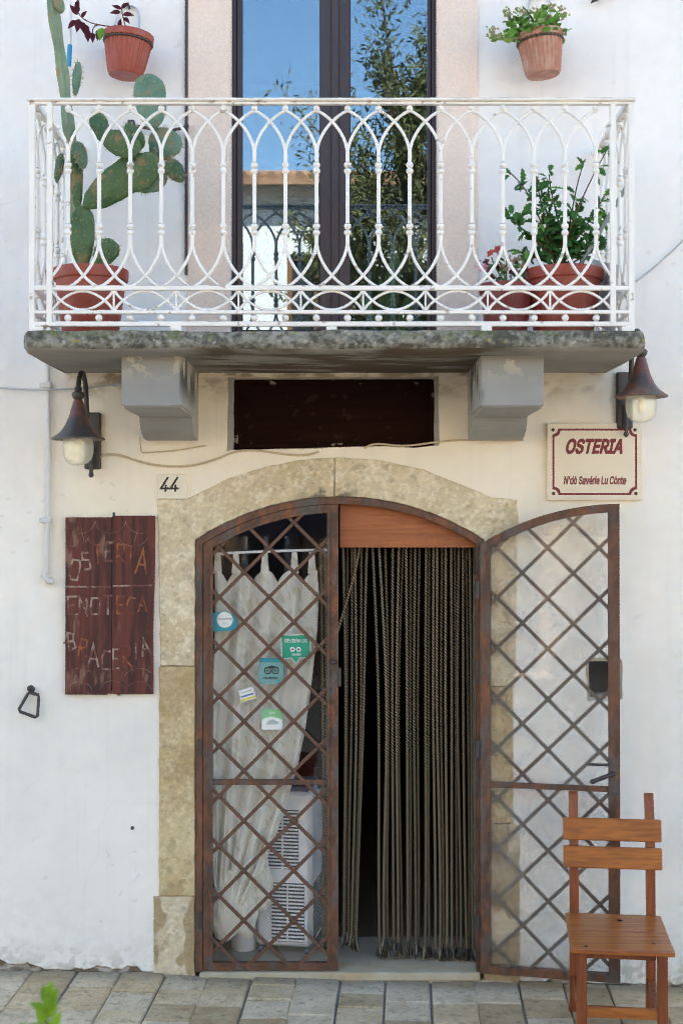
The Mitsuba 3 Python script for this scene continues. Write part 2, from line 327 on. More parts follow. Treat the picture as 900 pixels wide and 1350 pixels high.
def leafmat(name, a, b, trans=0.25, rough_=0.4):
    scene[name] = {'type': 'principledthin', 'base_color': proc(lambda p, n, uv: mix(a, b, fbm(p.x * 35, p.z * 35, p.y * 35, 2))), 'roughness': rough_, 'diff_trans': trans * 2, 'eta': 1.4}
    return name
leafmat('leaf_holly', (0.04, 0.12, 0.038), (0.085, 0.21, 0.06), 0.25, 0.3)
leafmat('leaf_bright', (0.09, 0.22, 0.035), (0.17, 0.34, 0.07))
leafmat('leaf_pale', (0.20, 0.34, 0.09), (0.28, 0.40, 0.14))
leafmat('leaf_purple', (0.05, 0.014, 0.022), (0.13, 0.035, 0.045))
leafmat('leaf_olive', (0.06, 0.08, 0.033), (0.19, 0.195, 0.095), 0.12)
leafmat('leaf_dark', (0.025, 0.06, 0.025), (0.06, 0.10, 0.04), 0.1)
leafmat('leaf_shrub', (0.12, 0.27, 0.025), (0.24, 0.42, 0.05), 0.3)
leafmat('leaf_snake', (0.05, 0.12, 0.05), (0.13, 0.2, 0.08), 0.1)
leafmat('petal_red', (0.42, 0.05, 0.05), (0.55, 0.14, 0.12))
leafmat('petal_dusty', (0.36, 0.19, 0.15), (0.32, 0.27, 0.14))
leafmat('petal_pink', (0.62, 0.22, 0.36), (0.7, 0.3, 0.45))
mat('stem_brown', (0.10, 0.055, 0.035), 0.7)
mat('stem_green', (0.10, 0.14, 0.05), 0.6)
mat('stem_purple', (0.12, 0.03, 0.04), 0.6)
mat('steel', (0.45, 0.46, 0.47), 0.3, metallic=1.0)
mat('wire_dark', (0.05, 0.045, 0.04), 0.5)
mat('pole_grey', (0.22, 0.25, 0.26), 0.45)
mat('plastic_white', (0.74, 0.75, 0.76), 0.4)
mat('plastic_blue', (0.03, 0.28, 0.52), 0.4)
mat('ac_white', lambda p, n, uv: mix((0.82, 0.84, 0.86), (0.76, 0.78, 0.80), fbm(p.x * 9, p.z * 9, p.y * 9)), 0.4)
mat('ac_dark', (0.05, 0.055, 0.06), 0.6)
mat('ac_blue', (0.12, 0.16, 0.22), 0.5)
def curtain_col(p, n, uv):
    c = mix((0.92, 0.91, 0.85), (0.86, 0.84, 0.75), fbm(p.x * 7, p.z * 5, 2.0, 3))
    a = p.x * 0.8 + p.z * 0.5; b = p.z * 0.8 - p.x * 0.5
    g = smoothstep(0.50, 0.56, fbm(p.x * 5 + 3, p.z * 4, 1.0, 2)) * smoothstep(0.54, 0.62, fbm(a * 70, b * 22, 4.0, 2))
    return mix(c, (0.44, 0.35, 0.14), g * 0.30)
scene['curtain_cloth'] = {'type': 'principledthin', 'base_color': proc(curtain_col), 'roughness': 0.8, 'diff_trans': 0.7, 'eta': 1.3}
scene['rope_two_tone'] = two({'type': 'principled', 'base_color': {'type': 'mesh_attribute', 'name': 'vertex_color'}, 'roughness': 0.75})
scene['pane_glass'] = {'type': 'thindielectric', 'int_ior': 1.5}
scene['double_pane_glass'] = {'type': 'thindielectric', 'int_ior': 2.5, 'specular_reflectance': {'type': 'rgb', 'value': [0.62, 0.83, 1.0]}}
scene['globe_glass'] = {'type': 'blendbsdf', 'weight': 0.42, 'a': {'type': 'thindielectric', 'int_ior': 1.5}, 'b': {'type': 'principledthin', 'base_color': {'type': 'rgb', 'value': [0.78, 0.77, 0.70]}, 'roughness': 0.25, 'diff_trans': 1.2, 'spec_trans': 0.3, 'eta': 1.5}}
scene['clear_plastic'] = {'type': 'thindielectric', 'int_ior': 1.4}
mat('lamp_bulb', (0.75, 0.72, 0.62), 0.3)
def pave_fn(a, b):
    def fn(p, n, uv):
        f = fbm(p.x * 26, p.y * 26, p.z * 26, 4); g = fbm(p.x * 6, p.y * 6, 2.0, 3)
        c = mix(a, b, smoothstep(0.3, 0.7, 0.6 * g + 0.4 * f))
        c = mix(c, (0.15, 0.12, 0.085), smoothstep(0.52, 0.78, fbm(p.x * 42, p.y * 42, 6.0, 4)) * 0.5) * (0.8 + 0.4 * fbm(p.x * 130, p.y * 130, 3.0, 2))
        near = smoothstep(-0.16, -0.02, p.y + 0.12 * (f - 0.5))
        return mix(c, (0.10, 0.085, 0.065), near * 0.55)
    return fn
PB = lambda p, n, uv: fbm(p.x * 30, p.y * 30, 1.0, 4) * 0.009
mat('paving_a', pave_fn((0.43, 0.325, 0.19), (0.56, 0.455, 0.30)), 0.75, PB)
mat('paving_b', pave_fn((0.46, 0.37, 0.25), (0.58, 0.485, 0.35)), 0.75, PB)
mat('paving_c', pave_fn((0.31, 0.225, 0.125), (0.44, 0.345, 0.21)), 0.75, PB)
mat('joint_grout', lambda p, n, uv: mix((0.15, 0.145, 0.14), (0.25, 0.24, 0.225), fbm(p.x * 40, p.y * 40, 1.0)), 0.95)
mat('street_stone', lambda p, n, uv: mix((0.24, 0.20, 0.15), (0.36, 0.31, 0.24), fbm(p.x * 4, p.y * 4, 1.0, 4)) * (0.75 + 0.25 * smoothstep(0.02, 0.07, dr.abs(p.x * 2.5 - dr.round(p.x * 2.5)))), 0.85)
def thresh_col(p, n, uv):
    c = mix((0.36, 0.29, 0.17), (0.50, 0.45, 0.34), fbm(p.x * 14, p.y * 14, p.z * 14, 3))
    c = mix(c, (0.30, 0.28, 0.24), smoothstep(0.03, 0.25, p.y))
    return mix(c, (0.40, 0.13, 0.03), smoothstep(0.5, 0.62, fbm(p.x * 9, p.y * 12, 5.0, 3)) * (1 - smoothstep(-0.35, 0.2, p.x)) * smoothstep(-0.2, 0.0, p.x) * 0.9)
mat('threshold_stone', thresh_col, 0.8, lambda p, n, uv: fbm(p.x * 30, p.y * 30, p.z * 30, 3) * 0.005)
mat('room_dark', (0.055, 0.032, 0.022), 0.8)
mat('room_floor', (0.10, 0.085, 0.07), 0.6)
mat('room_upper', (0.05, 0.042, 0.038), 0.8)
mat('niche_black', (0.012, 0.012, 0.013), 0.8)
mat('far_white', lambda p, n, uv: mix((0.76, 0.765, 0.77), (0.68, 0.685, 0.68), fbm(p.x, p.z, 1.0)), 0.9)
mat('far_stone', lambda p, n, uv: mix((0.16, 0.13, 0.10), (0.26, 0.21, 0.16), fbm(p.x * 3, p.z * 3, 1.0)), 0.9)
mat('roof_tile', lambda p, n, uv: mix((0.16, 0.085, 0.055), (0.42, 0.24, 0.15), fbm(p.x * 5, p.y * 4, 1.0, 3)), 0.85)
mat('far_frame', (0.16, 0.07, 0.03), 0.6)
mat('far_glass', (0.03, 0.035, 0.04), 0.08)
mat('awning_teal', (0.12, 0.42, 0.36), 0.8)
mat('awning_navy', (0.012, 0.016, 0.045), 0.8)
mat('bark', lambda p, n, uv: mix((0.10, 0.08, 0.06), (0.22, 0.19, 0.15), fbm(p.x * 14, p.y * 14, p.z * 4, 3)), 0.95)
mat('sticker_teal', (0.02, 0.27, 0.36), 0.4)
mat('sticker_green', (0.01, 0.30, 0.19), 0.4)
mat('sticker_light_green', (0.20, 0.50, 0.24), 0.4)
mat('sticker_white', (0.72, 0.74, 0.73), 0.4)
mat('sticker_glassy', (0.16, 0.36, 0.36), 0.3)
mat('sticker_yellow', (0.65, 0.55, 0.06), 0.4)
mat('sticker_blue', (0.08, 0.14, 0.35), 0.4)
mat('sticker_grey', (0.35, 0.42, 0.42), 0.4)

# ------------------------------------------------------------------ ground
def ground_sheet(x0, x1, y0, y1, dz):
    v = [[x, y, gz(x, y) + dz] for x, y in ((x0, y0), (x1, y0), (x1, y1), (x0, y1))]
    return tm(v, [[0, 1, 2], [0, 2, 3]])
# the street: close to the house it follows the pavement's fall, farther off it lies level
sx = [-400, -40, -6, 6, 40, 400]; sy = [-400, -40, -14, -6, 0.45, 40, 400]
vs = [[x, y, gz(np.clip(x, -6, 6), np.clip(y, -6, 0)) - 0.035] for y in sy for x in sx]
fs = []
for j in range(len(sy) - 1):
    for i in range(len(sx) - 1):
        a = j * len(sx) + i; fs += [[a, a + 1, a + 1 + len(sx)], [a, a + 1 + len(sx), a + len(sx)]]
add('street', tm(vs, fs), 'street_stone'); labels['street'] = {'kind': 'structure'}
add('pavement', ground_sheet(-3.4, 3.4, -2.2, 0.02, -0.012), 'joint_grout'); labels['pavement'] = {'kind': 'structure'}
rng = random.Random(5)
ang = math.radians(3.0)
for ci in range(-17, 18):
    u = ci * 0.187 + rng.uniform(-0.006, 0.006); w = 0.187
    t = -0.02 + rng.uniform(-0.10, 0.0)
    while t < 1.75:
        ln = rng.choice((0.16, 0.19, 0.23, 0.28)) * rng.uniform(0.92, 1.08)
        g = 0.006
        a0, a1, b0, b1 = u + g / 2, u + w - g / 2, t + g / 2, t + ln - g / 2
        def wp(a, b, h):
            x = a * math.cos(ang) + b * math.sin(ang) * -1 * -1 * -1; y = -b * math.cos(ang) - a * math.sin(ang) * -0.0
            y = min(y, -0.004)
            return [x, y, gz(x, y) + h]
        h = rng.uniform(-0.004, 0.004); c = 0.007; j = lambda: rng.uniform(-0.0035, 0.0035)
        if t + ln > 0.03:
            top = [wp(a0 + c + j(), max(b0, 0) + c, h + j()), wp(a1 - c, max(b0, 0) + c + j(), h + j()), wp(a1 - c + j(), b1 - c, h + j()), wp(a0 + c, b1 - c + j(), h + j())]
            mid = [wp(a0, max(b0, 0), h - 0.006), wp(a1, max(b0, 0), h - 0.006), wp(a1, b1, h - 0.006), wp(a0, b1, h - 0.006)]
            low = [[p[0], p[1], p[2] - 0.03] for p in mid]
            v = top + mid + low; f = [[0, 2, 1], [0, 3, 2]]
            for k in range(4):
                n_ = (k + 1) % 4
                f += [[k, n_, n_ + 4], [k, n_ + 4, k + 4], [k + 4, n_ + 4, n_ + 8], [k + 4, n_ + 8, k + 8]]
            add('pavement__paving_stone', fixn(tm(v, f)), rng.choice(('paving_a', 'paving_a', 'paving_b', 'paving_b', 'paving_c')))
        t += ln

# ------------------------------------------------------------------ the house
H = 'house'
thing(H, 'white plastered house front with stone arched doorway and balcony over it', 'house')
cxA, wA, zsp, zcr = -0.008, 0.611, 1.829, 2.013
RA = (wA ** 2 + (zcr - zsp) ** 2) / (2 * (zcr - zsp)); zcA = zcr - RA
def arch_z(x, off=0.0):
    r = RA - off
    return zcA + math.sqrt(max(r * r - (x - cxA) ** 2, 0))
def arch_poly(off=0.0, z0=-0.2, n=28, x0=None, x1=None):
    xa, xb = cxA - wA + off, cxA + wA - off
    if x0 is not None: xa = x0
    if x1 is not None: xb = x1
    xs = np.linspace(xa, xb, n)
    return Polygon([(xa, z0)] + [(x, arch_z(x, off)) for x in xs] + [(xb, z0)])
opening = arch_poly()
px = lambda a, b: (P(a, b)[0], P(a, b)[2])
transom = Polygon([px(302, 498), px(577, 497), px(578, 586), px(545, 590), px(505, 587), px(420, 590), px(300, 593)])
bx0, bx1 = P(303, 0)[0], P(577, 0)[0]
bdoor = sbox(bx0, 2.55, bx1, 4.75)
niche = Polygon([px(776, 872), px(815, 872), px(816, 918), px(777, 920)])
body = sbox(-6.5, -0.6, 6.5, 11.0)
core = body.difference(unary_union([opening, transom, bdoor, niche]))
add('house__wall', extr(core, 0.013, 0.45), 'old_mortar')
# stones of the doorway
arch_out_l = [px(206, 658), px(246, 657), px(272, 645), px(300, 630), px(350, 615), px(395, 606), px(441, 602)]
arch_out_r = [px(441, 602), px(500, 606), px(560, 619), px(612, 640), px(648, 655), px(681, 658), px(684, 700)]
def arch_edge(xa, xb, n=14): return [(x, arch_z(x)) for x in np.linspace(xa, xb, n)]
xl, xr = cxA - wA, cxA + wA
xj = P(441, 0)[0]
stones = []
stones.append(Polygon(arch_out_l + arch_edge(xj, xl) + [px(258, 878), px(211, 878), px(209, 720)]))
stones.append(Polygon(arch_out_r + [px(682, 716), px(679, 905), (xr, P(0, 905)[2])] + arch_edge(xr, xj)))
for a, b in ((878, 1180),): stones.append(sbox(P(210, 0)[0], P(0, b)[2], xl, P(0, a)[2]))
stones.append(sbox(P(203, 0)[0], -0.12, xl, P(0, 1180)[2]))
for a, b, e in ((905, 1085, 676), (1085, 1300, 684)):
    stones.append(sbox(xr, max(P(0, b)[2], -0.12), P(e, 0)[0], P(0, a)[2]))
full = unary_union(stones)
for i, s in enumerate(stones):
    s = s.buffer(-0.0016)
    add('house__door_surround__stone_block', bevel_extr(rough(s, 0.0035, 0.012, 30 + i, 26), -0.006 - 0.002 * (i % 3), 0.30, 0.003), ('limestone_arch', 'limestone_arch', 'limestone_jamb', 'limestone_base', 'limestone_jamb', 'limestone_base')[i])
# the plaster coat, with ragged edges at the stones and at the foot
foot = [(x, gz(x, 0) + 0.004 + 0.05 * max(0, meshkit.fbm(np.array([x * 9.0, 1.0, 2.0]), 5, 3) - 0.49) * 2.0 + 0.022 * abs(meshkit.fbm(np.array([x * 45, 3, 1.0]), 3, 2) - 0.5)) for x in np.arange(-6.5, 6.51, 0.008)]
pl = Polygon(foot + [(6.5, 11.0), (-6.5, 11.0)])
sur = sbox(P(247, 0)[0], 2.55, P(630, 0)[0], 5.0)
cut = unary_union([rough(full.buffer(-0.004), 0.006, 0.012, 4, 24), opening, rough(transom.buffer(0.004), 0.006, 0.015, 2, 18), sur, rough(niche.buffer(0.014), 0.006, 0.01, 3, 25)])
pl = pl.difference(cut)
pl = max(getattr(pl, 'geoms', [pl]), key=lambda g: g.area)
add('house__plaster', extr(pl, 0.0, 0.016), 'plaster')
# a rougher foot where the plaster has come away
add('house__wall_foot', extr(Polygon([(x, z - 0.008) for x, z in foot[::2]] + [(6.5, -0.4), (-6.5, -0.4)]).difference(unary_union([full, opening])), 0.005, 0.02), 'foot_mortar')
# threshold
add('house__threshold', [bx(-0.60, 0.585, -0.022, 0.46, -0.035, 0.0, 0.004)], 'threshold_stone')
add('house__step', extr(rough(sbox(-0.62, -0.2, 0.72, -0.037), 0.004, 0.02, 6, 20), -0.012, 0.3), 'old_mortar')
# rooms behind the openings
def room(x0, x1, y0, y1, z0, z1, t=0.1):
    return [bx(x0 - t, x0, y0, y1 + t, z0 - t, z1 + t), bx(x1, x1 + t, y0, y1 + t, z0 - t, z1 + t), bx(x0, x1, y1, y1 + t, z0 - t, z1 + t), bx(x0, x1, y0, y1, z1, z1 + t)]
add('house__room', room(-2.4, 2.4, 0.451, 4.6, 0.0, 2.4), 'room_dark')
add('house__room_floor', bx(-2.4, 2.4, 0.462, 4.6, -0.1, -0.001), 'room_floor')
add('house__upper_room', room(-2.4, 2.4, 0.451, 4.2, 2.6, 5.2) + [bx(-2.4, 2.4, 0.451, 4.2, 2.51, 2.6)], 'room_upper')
add('house__roof', [bx(-6.6, 6.6, -0.35, 9, 11.0, 11.2), bx(-6.5, -6.4, 0.46, 9, -0.5, 11.0), bx(6.4, 6.5, 0.46, 9, -0.5, 11.0), bx(-6.4, 6.4, 8.9, 9, -0.5, 11.0)], 'plaster')
# transom window over the door
tx0, tx1, tz0, tz1 = P(306, 0)[0], P(573, 0)[0], P(0, 590)[2], P(0, 499)[2]
add('house__transom_window', [bx(tx0 - 0.02, tx1 + 0.02, 0.085, 0.11, tz0 - 0.03, tz1 + 0.02), bx(tx0, tx0 + 0.018, 0.055, 0.086, tz0, tz1, 0.003), bx(tx1 - 0.018, tx1, 0.055, 0.086, tz0, tz1, 0.003),
    bx(tx0 + 0.019, tx1 - 0.019, 0.055, 0.086, tz0, tz0 + 0.022, 0.003), bx(tx0 + 0.019, tx1 - 0.019, 0.055, 0.086, tz1 - 0.015, tz1, 0.003)], 'lintel_wood')
add('house__transom_window__mortar_margin', extr(rough(sbox(P(299, 0)[0], tz0 - 0.01, P(307, 0)[0], tz1 + 0.02), 0.004, 0.015, 9, 30), 0.004, 0.1), 'grey_mortar')
add('house__transom_window__mortar_margin', extr(rough(sbox(P(573.5, 0)[0], tz0 - 0.01, P(579, 0)[0], tz1 + 0.02), 0.004, 0.015, 10, 30), 0.003, 0.1), 'grey_mortar')
# balcony door: peach surround, brown frame, glass
for a, b in ((247, 303), (577, 630)):
    for z0, z1 in ((2.55, 5.0),):
        add('house__balcony_door_surround__stone_slab', bx(P(a, 0)[0], P(b, 0)[0], -0.012, 0.3, z0, z1, 0.004), 'peach_stone')
add('house__balcony_door_surround__stone_slab', bx(P(303, 0)[0] + 0.001, P(577, 0)[0] - 0.001, -0.012, 0.3, 4.75, 5.0, 0.004), 'peach_stone')
add('house__surround_edge_strip', bx(P(243.5, 0)[0], P(247, 0)[0] - 0.001, -0.016, 0.014, P(0, 362)[2], 5.0, 0.002), 'door_brown')
yd = 0.10
def dx(p_): return (p_ - 450) * (CAMD + yd) / F
def leafframe(a, b, c, d, z0, z1):   # outer a..d, glass b..c
    return [bx(dx(a), dx(b), yd, yd + 0.06, z0, z1, 0.004), bx(dx(c), dx(d), yd, yd + 0.06, z0, z1, 0.004), bx(dx(b) + 0.001, dx(c) - 0.001, yd + 0.001, yd + 0.06, z0, z0 + 0.1, 0.004), bx(dx(b) + 0.001, dx(c) - 0.001, yd + 0.001, yd + 0.06, z1 - 0.09, z1, 0.004)]
add('house__balcony_door', [bx(bx0, dx(311), yd - 0.02, yd + 0.08, 2.6, 4.75, 0.003), bx(dx(569), bx1, yd - 0.02, yd + 0.08, 2.6, 4.75, 0.003), bx(bx0, bx1, yd - 0.015, yd + 0.08, 2.55, 2.635, 0.003), bx(bx0, bx1, yd - 0.012, yd + 0.08, 4.70, 4.75)], 'door_brown')
for a, b, c, d in ((311, 319, 421, 441), (442, 462, 564, 569)):
    k = add('house__balcony_door__leaf', leafframe(a, b, c, d, 2.64, 4.70), 'door_brown')
    add('house__balcony_door__pane', tm([[dx(b) - .004, yd + 0.022, 2.7], [dx(c) + .004, yd + 0.022, 2.7], [dx(c) + .004, yd + 0.022, 4.65], [dx(b) - .004, yd + 0.022, 4.65]], [[0, 1, 2], [0, 2, 3]]), 'double_pane_glass')
add('house__balcony_door__meeting_strip', bx(dx(436), dx(447), yd - 0.012, yd - 0.001, 2.64, 4.70, 0.004), 'door_brown')

# balcony slab and corbels
SD = 0.72; ss = (CAMD - SD) / F
sx0, sx1 = (30 - 450) * ss, (851 - 450) * ss
ztop, zbot = 2.617, 2.537
def slab():
    n = 150; xs = np.linspace(sx0, sx1, n); v = []; f = []
    prof = [(0.013, zbot + 0.004), (-SD * 0.5, zbot), (-SD + 0.03, zbot - 0.004), (-SD + 0.004, zbot + 0.012), (-SD - 0.004, zbot + 0.03), (-SD, ztop - 0.022), (-SD + 0.012, ztop - 0.002), (-SD * 0.5, ztop), (0.013, ztop)]
    m = len(prof)
    for i, x in enumerate(xs):
        for k, (y, z) in enumerate(prof):
            q = np.array([x * 9, k * 2.3, 1.0])
            a = 0.010 if 2 <= k <= 6 else 0.002
            endr = 0.012 if i in (0, n - 1) else 0.0
            v.append([x + (0.006 if i == 0 else -0.006 if i == n - 1 else 0) * (k in (2, 6)), y + (a * (meshkit.fbm(q, 3, 2) - 0.5) * 2 if k not in (0, m - 1) else 0) + endr * (2 <= k <= 6), z + a * (meshkit.fbm(q + 30, 3, 5) - 0.5) * 1.3])
    for i in range(n - 1):
        for k in range(m):
            l = (k + 1) % m
            f += [[i * m + k, (i + 1) * m + k, (i + 1) * m + l], [i * m + k, (i + 1) * m + l, i * m + l]]
    for e in (0, n - 1):
        for k in range(1, m - 1): f.append([e * m, e * m + k, e * m + k + 1])
    return fixn(tm(v, f))
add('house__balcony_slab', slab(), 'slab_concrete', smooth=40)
cs = (CAMD - 0.6) / F
for a, b in ((163, 238), (637, 714)):
    xa, xb = (a - 450) * cs, (b - 450) * cs
    prof = [(0.013, zbot + 0.006), (-0.6, zbot + 0.006), (-0.6, 2.343), (-0.585, 2.337), (-0.24, 2.337)] + [(-0.22 + 0.17 * (1 - math.cos(t)), 2.33 - 0.078 * math.sin(t)) for t in np.linspace(0, math.pi / 2, 9)] + [(0.013, 2.252)]
    poly = Polygon([(y, z) for y, z in prof])
    m = trimesh.creation.extrude_polygon(poly, xb - xa, engine='earcut')
    m.apply_transform(np.array([[0, 0, 1, xa], [1, 0, 0, 0], [0, 1, 0, 0], [0, 0, 0, 1.0]]))
    # the front block stands a little wider than the curved foot
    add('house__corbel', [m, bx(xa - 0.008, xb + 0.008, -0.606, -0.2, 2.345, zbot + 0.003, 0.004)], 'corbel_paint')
# railing
RD = 0.68; rs = (CAMD - RD) / F
rx = lambda p_: (p_ - 450) * rs
rz = lambda p_: CAMZ - (p_ - 690) * rs
R = 'house__railing'
zr_top, zr_mid, zr_low, zr_bot = rz(134), rz(379), rz(412), rz(427)
def flat_arc(pts, w, y, yt):              # pts (u, z) in the railing plane -> a flat bar with width w and thickness yt, as a tube with 6 sides squashed
    return tube([[u, y, z] for u, z in pts], w / 2, 8)
def arch_curve(u0, z0, du, dz, n=12):     # from the baluster, leaning out to the apex over its neighbour
    out = []
    for i in range(n + 1):
        t = i / n
        out.append((u0 + du * (1 - math.cos(t * math.pi / 2) ** 1.0) * 1.0 if False else u0 + du * (t ** 1.75), z0 + dz * (1 - (1 - t) ** 1.25)))
    return out
def baluster_mesh(u, zoff=0.0, lo=None, hi=None, step=0.1159):
    """rod with collars and the two upper and two lower curved bars, in the plane y = 0"""
    ms = [tube([[u, 0, rz(322)], [u, 0, rz(198)]], 0.0078, 10)]
    for zc in (216, 224, 297, 305.5):
        ms.append(lathe([(0.0078, -0.011), (0.0125, -0.006), (0.0135, 0.0), (0.0125, 0.006), (0.0078, 0.011)], 12, (u, 0, rz(zc))))
    for s in (-1, 1):
        if (lo is None or u + s * step > lo) and (hi is None or u + s * step < hi):
            ms.append(flat_arc(arch_curve(u, rz(202), s * step, rz(144) - rz(202)), 0.0118, 0.0012 * s, 0))
            ms.append(flat_arc(arch_curve(u, rz(316), s * step, rz(378) - rz(316)), 0.0118, 0.0012 * s, 0))
        else:                               # the half bar that stops at the end post
            for z0, z1 in ((202, 144), (316, 378)):
                c = [q for q in arch_curve(u, rz(z0), s * step, rz(z1) - rz(z0), 30) if (lo is None or q[0] > lo) and (hi is None or q[0] < hi)]
                ms.append(flat_arc(c, 0.0118, 0.0012 * s, 0))
    ms.append(ball((u, 0, rz(141)), 0.0125)); ms.append(tube([[u, 0, rz(146)], [u, 0, rz(135)]], 0.006, 8))
    return cat(ms)
def panel_arcs(u0, u1):
    ms = []
    za, zb = rz(408), rz(383)
    for s in (0, 1):
        pts = []
        for t in np.linspace(0, 1, 21):
            w = math.sin(math.pi * t) ** 0.8
            pts.append((u0 + (u1 - u0) * t, za + (zb - za) * w if s else zb - (zb - za) * w))
        ms.append(flat_arc(pts, 0.0105, 0.0012 * (1 if s else -1), 0))
    return cat(ms)
def railing_run(u_bal, u_pan, lo, hi, M):
    for u in u_bal:
        add(R + '__baluster', put(baluster_mesh(u, lo=lo, hi=hi), M), 'white_iron', smooth=35)
        add(R + '__ball', put(cat([ball((u, 0, rz(418.5)), 0.0135), tube([[u, 0, rz(424)], [u, 0, rz(413)]], 0.005, 8)]), M), 'white_iron', smooth=35)
    for a, b in zip(u_pan[:-1], u_pan[1:]):
        add(R + '__oval_bars', put(panel_arcs(a + 0.003, b - 0.003), M), 'white_iron', smooth=35)
        if b != u_pan[-1]: add(R + '__divider', put(bx(b - 0.003, b + 0.003, -0.006, 0.006, rz(409), rz(383)), M), 'white_iron')
Mf = np.eye(4); Mf[1, 3] = -RD
xb0, xb1 = rx(65), rx(808); xc0, xc1 = rx(42), rx(832)
bal = [rx(89 + 41 * i) for i in range(18)]
railing_run(bal, [rx(67.5 + 82.2 * i) for i in range(10)], xb0, xb1, Mf)
add(R + '__top_rail', [bx(rx(35), rx(838), -RD - 0.022, -RD + 0.018, rz(132.5), rz(128.8), 0.003), bx(rx(37), rx(836), -RD - 0.012, -RD + 0.010, rz(136.5), rz(132.6), 0.002)], 'white_iron')
for name, za, zb in (('middle_rail', 382.5, 376), ('lower_rail', 413.5, 408.5), ('bottom_rail', 430, 423.5)):
    add(R + '__' + name, bx(xc0, xc1, -RD - 0.011, -RD + 0.008, rz(za), rz(zb), 0.002), 'white_iron')
for u in (xc0, xb0, xb1, xc1):
    add(R + '__post', bx(u - 0.010, u + 0.010, -RD - 0.013, -RD + 0.010, ztop - 0.01 if u in (xc0, xc1) else rz(430), rz(136), 0.002), 'white_iron')
for p_ in (50, 232, 437, 641, 826):
    add(R + '__foot', bx(rx(p_ - 7), rx(p_ + 7), -RD - 0.014, -RD + 0.014, ztop - 0.012, rz(429.5), 0.003), 'white_iron')
for xs_ in (xc0, xc1):
    Ms = np.array([[0, -1, 0, xs_], [1, 0, 0, -RD], [0, 0, 1, 0], [0, 0, 0, 1.0]])   # u runs from the front corner to the wall
    ub = [0.075 + 0.1159 * i for i in range(5)]
    railing_run(ub, [0.012, 0.23, 0.448, 0.668], 0.0, RD - 0.01, Ms)
    for name, za, zb in (('side_top_rail', 136.5, 128.8), ('side_middle_rail', 382.5, 376), ('side_lower_rail', 413.5, 408.5), ('side_bottom_rail', 430, 423.5)):
        w = 0.016 if name == 'side_top_rail' else 0.008
        add(R + '__' + name, bx(xs_ - w, xs_ + w, -RD + 0.019, -0.002, rz(za) , rz(zb) - 0.001, 0.002), 'white_iron')
thin = None

# ------------------------------------------------------------------ iron door: fixed frame and two glazed lattice leaves
outer, inner = arch_poly(0.002, 0.001), arch_poly(0.03, -0.3)
add('house__door_frame', extr(outer.difference(inner), -0.014, 0.035), 'rusty_iron')
add('house__header_board', extr(arch_poly(0.03, P(0, 722)[2], x0=P(448, 0)[0]).intersection(sbox(-0.02, 1, 0.58, 2.2)), 0.055, 0.08), 'header_wood')
LX0 = cxA - wA + 0.032                    # the left hinge line
LW = P(446, 0)[0] - LX0
scene['dirty_glass'] = {'type': 'blendbsdf', 'weight': proc(lambda p, n, uv: 0.02 + 0.13 * smoothstep(0.50, 0.78, fbm(p.x * 7, p.z * 4, 2.0, 4)) * (1 - smoothstep(0.70, 0.86, p.z)) + 0.03 * smoothstep(0.5, 0.8, fbm(p.x * 10, p.z * 10, 9.0, 4))),
    'a': {'type': 'thindielectric', 'int_ior': 1.5}, 'b': two({'type': 'diffuse', 'reflectance': {'type': 'rgb', 'value': [0.55, 0.55, 0.53]}})}
mat('lattice_grey', lambda p, n, uv: mix((0.065, 0.055, 0.048), (0.115, 0.078, 0.055), fbm(p.x * 22, p.z * 22, p.y * 22, 3)), 0.55)
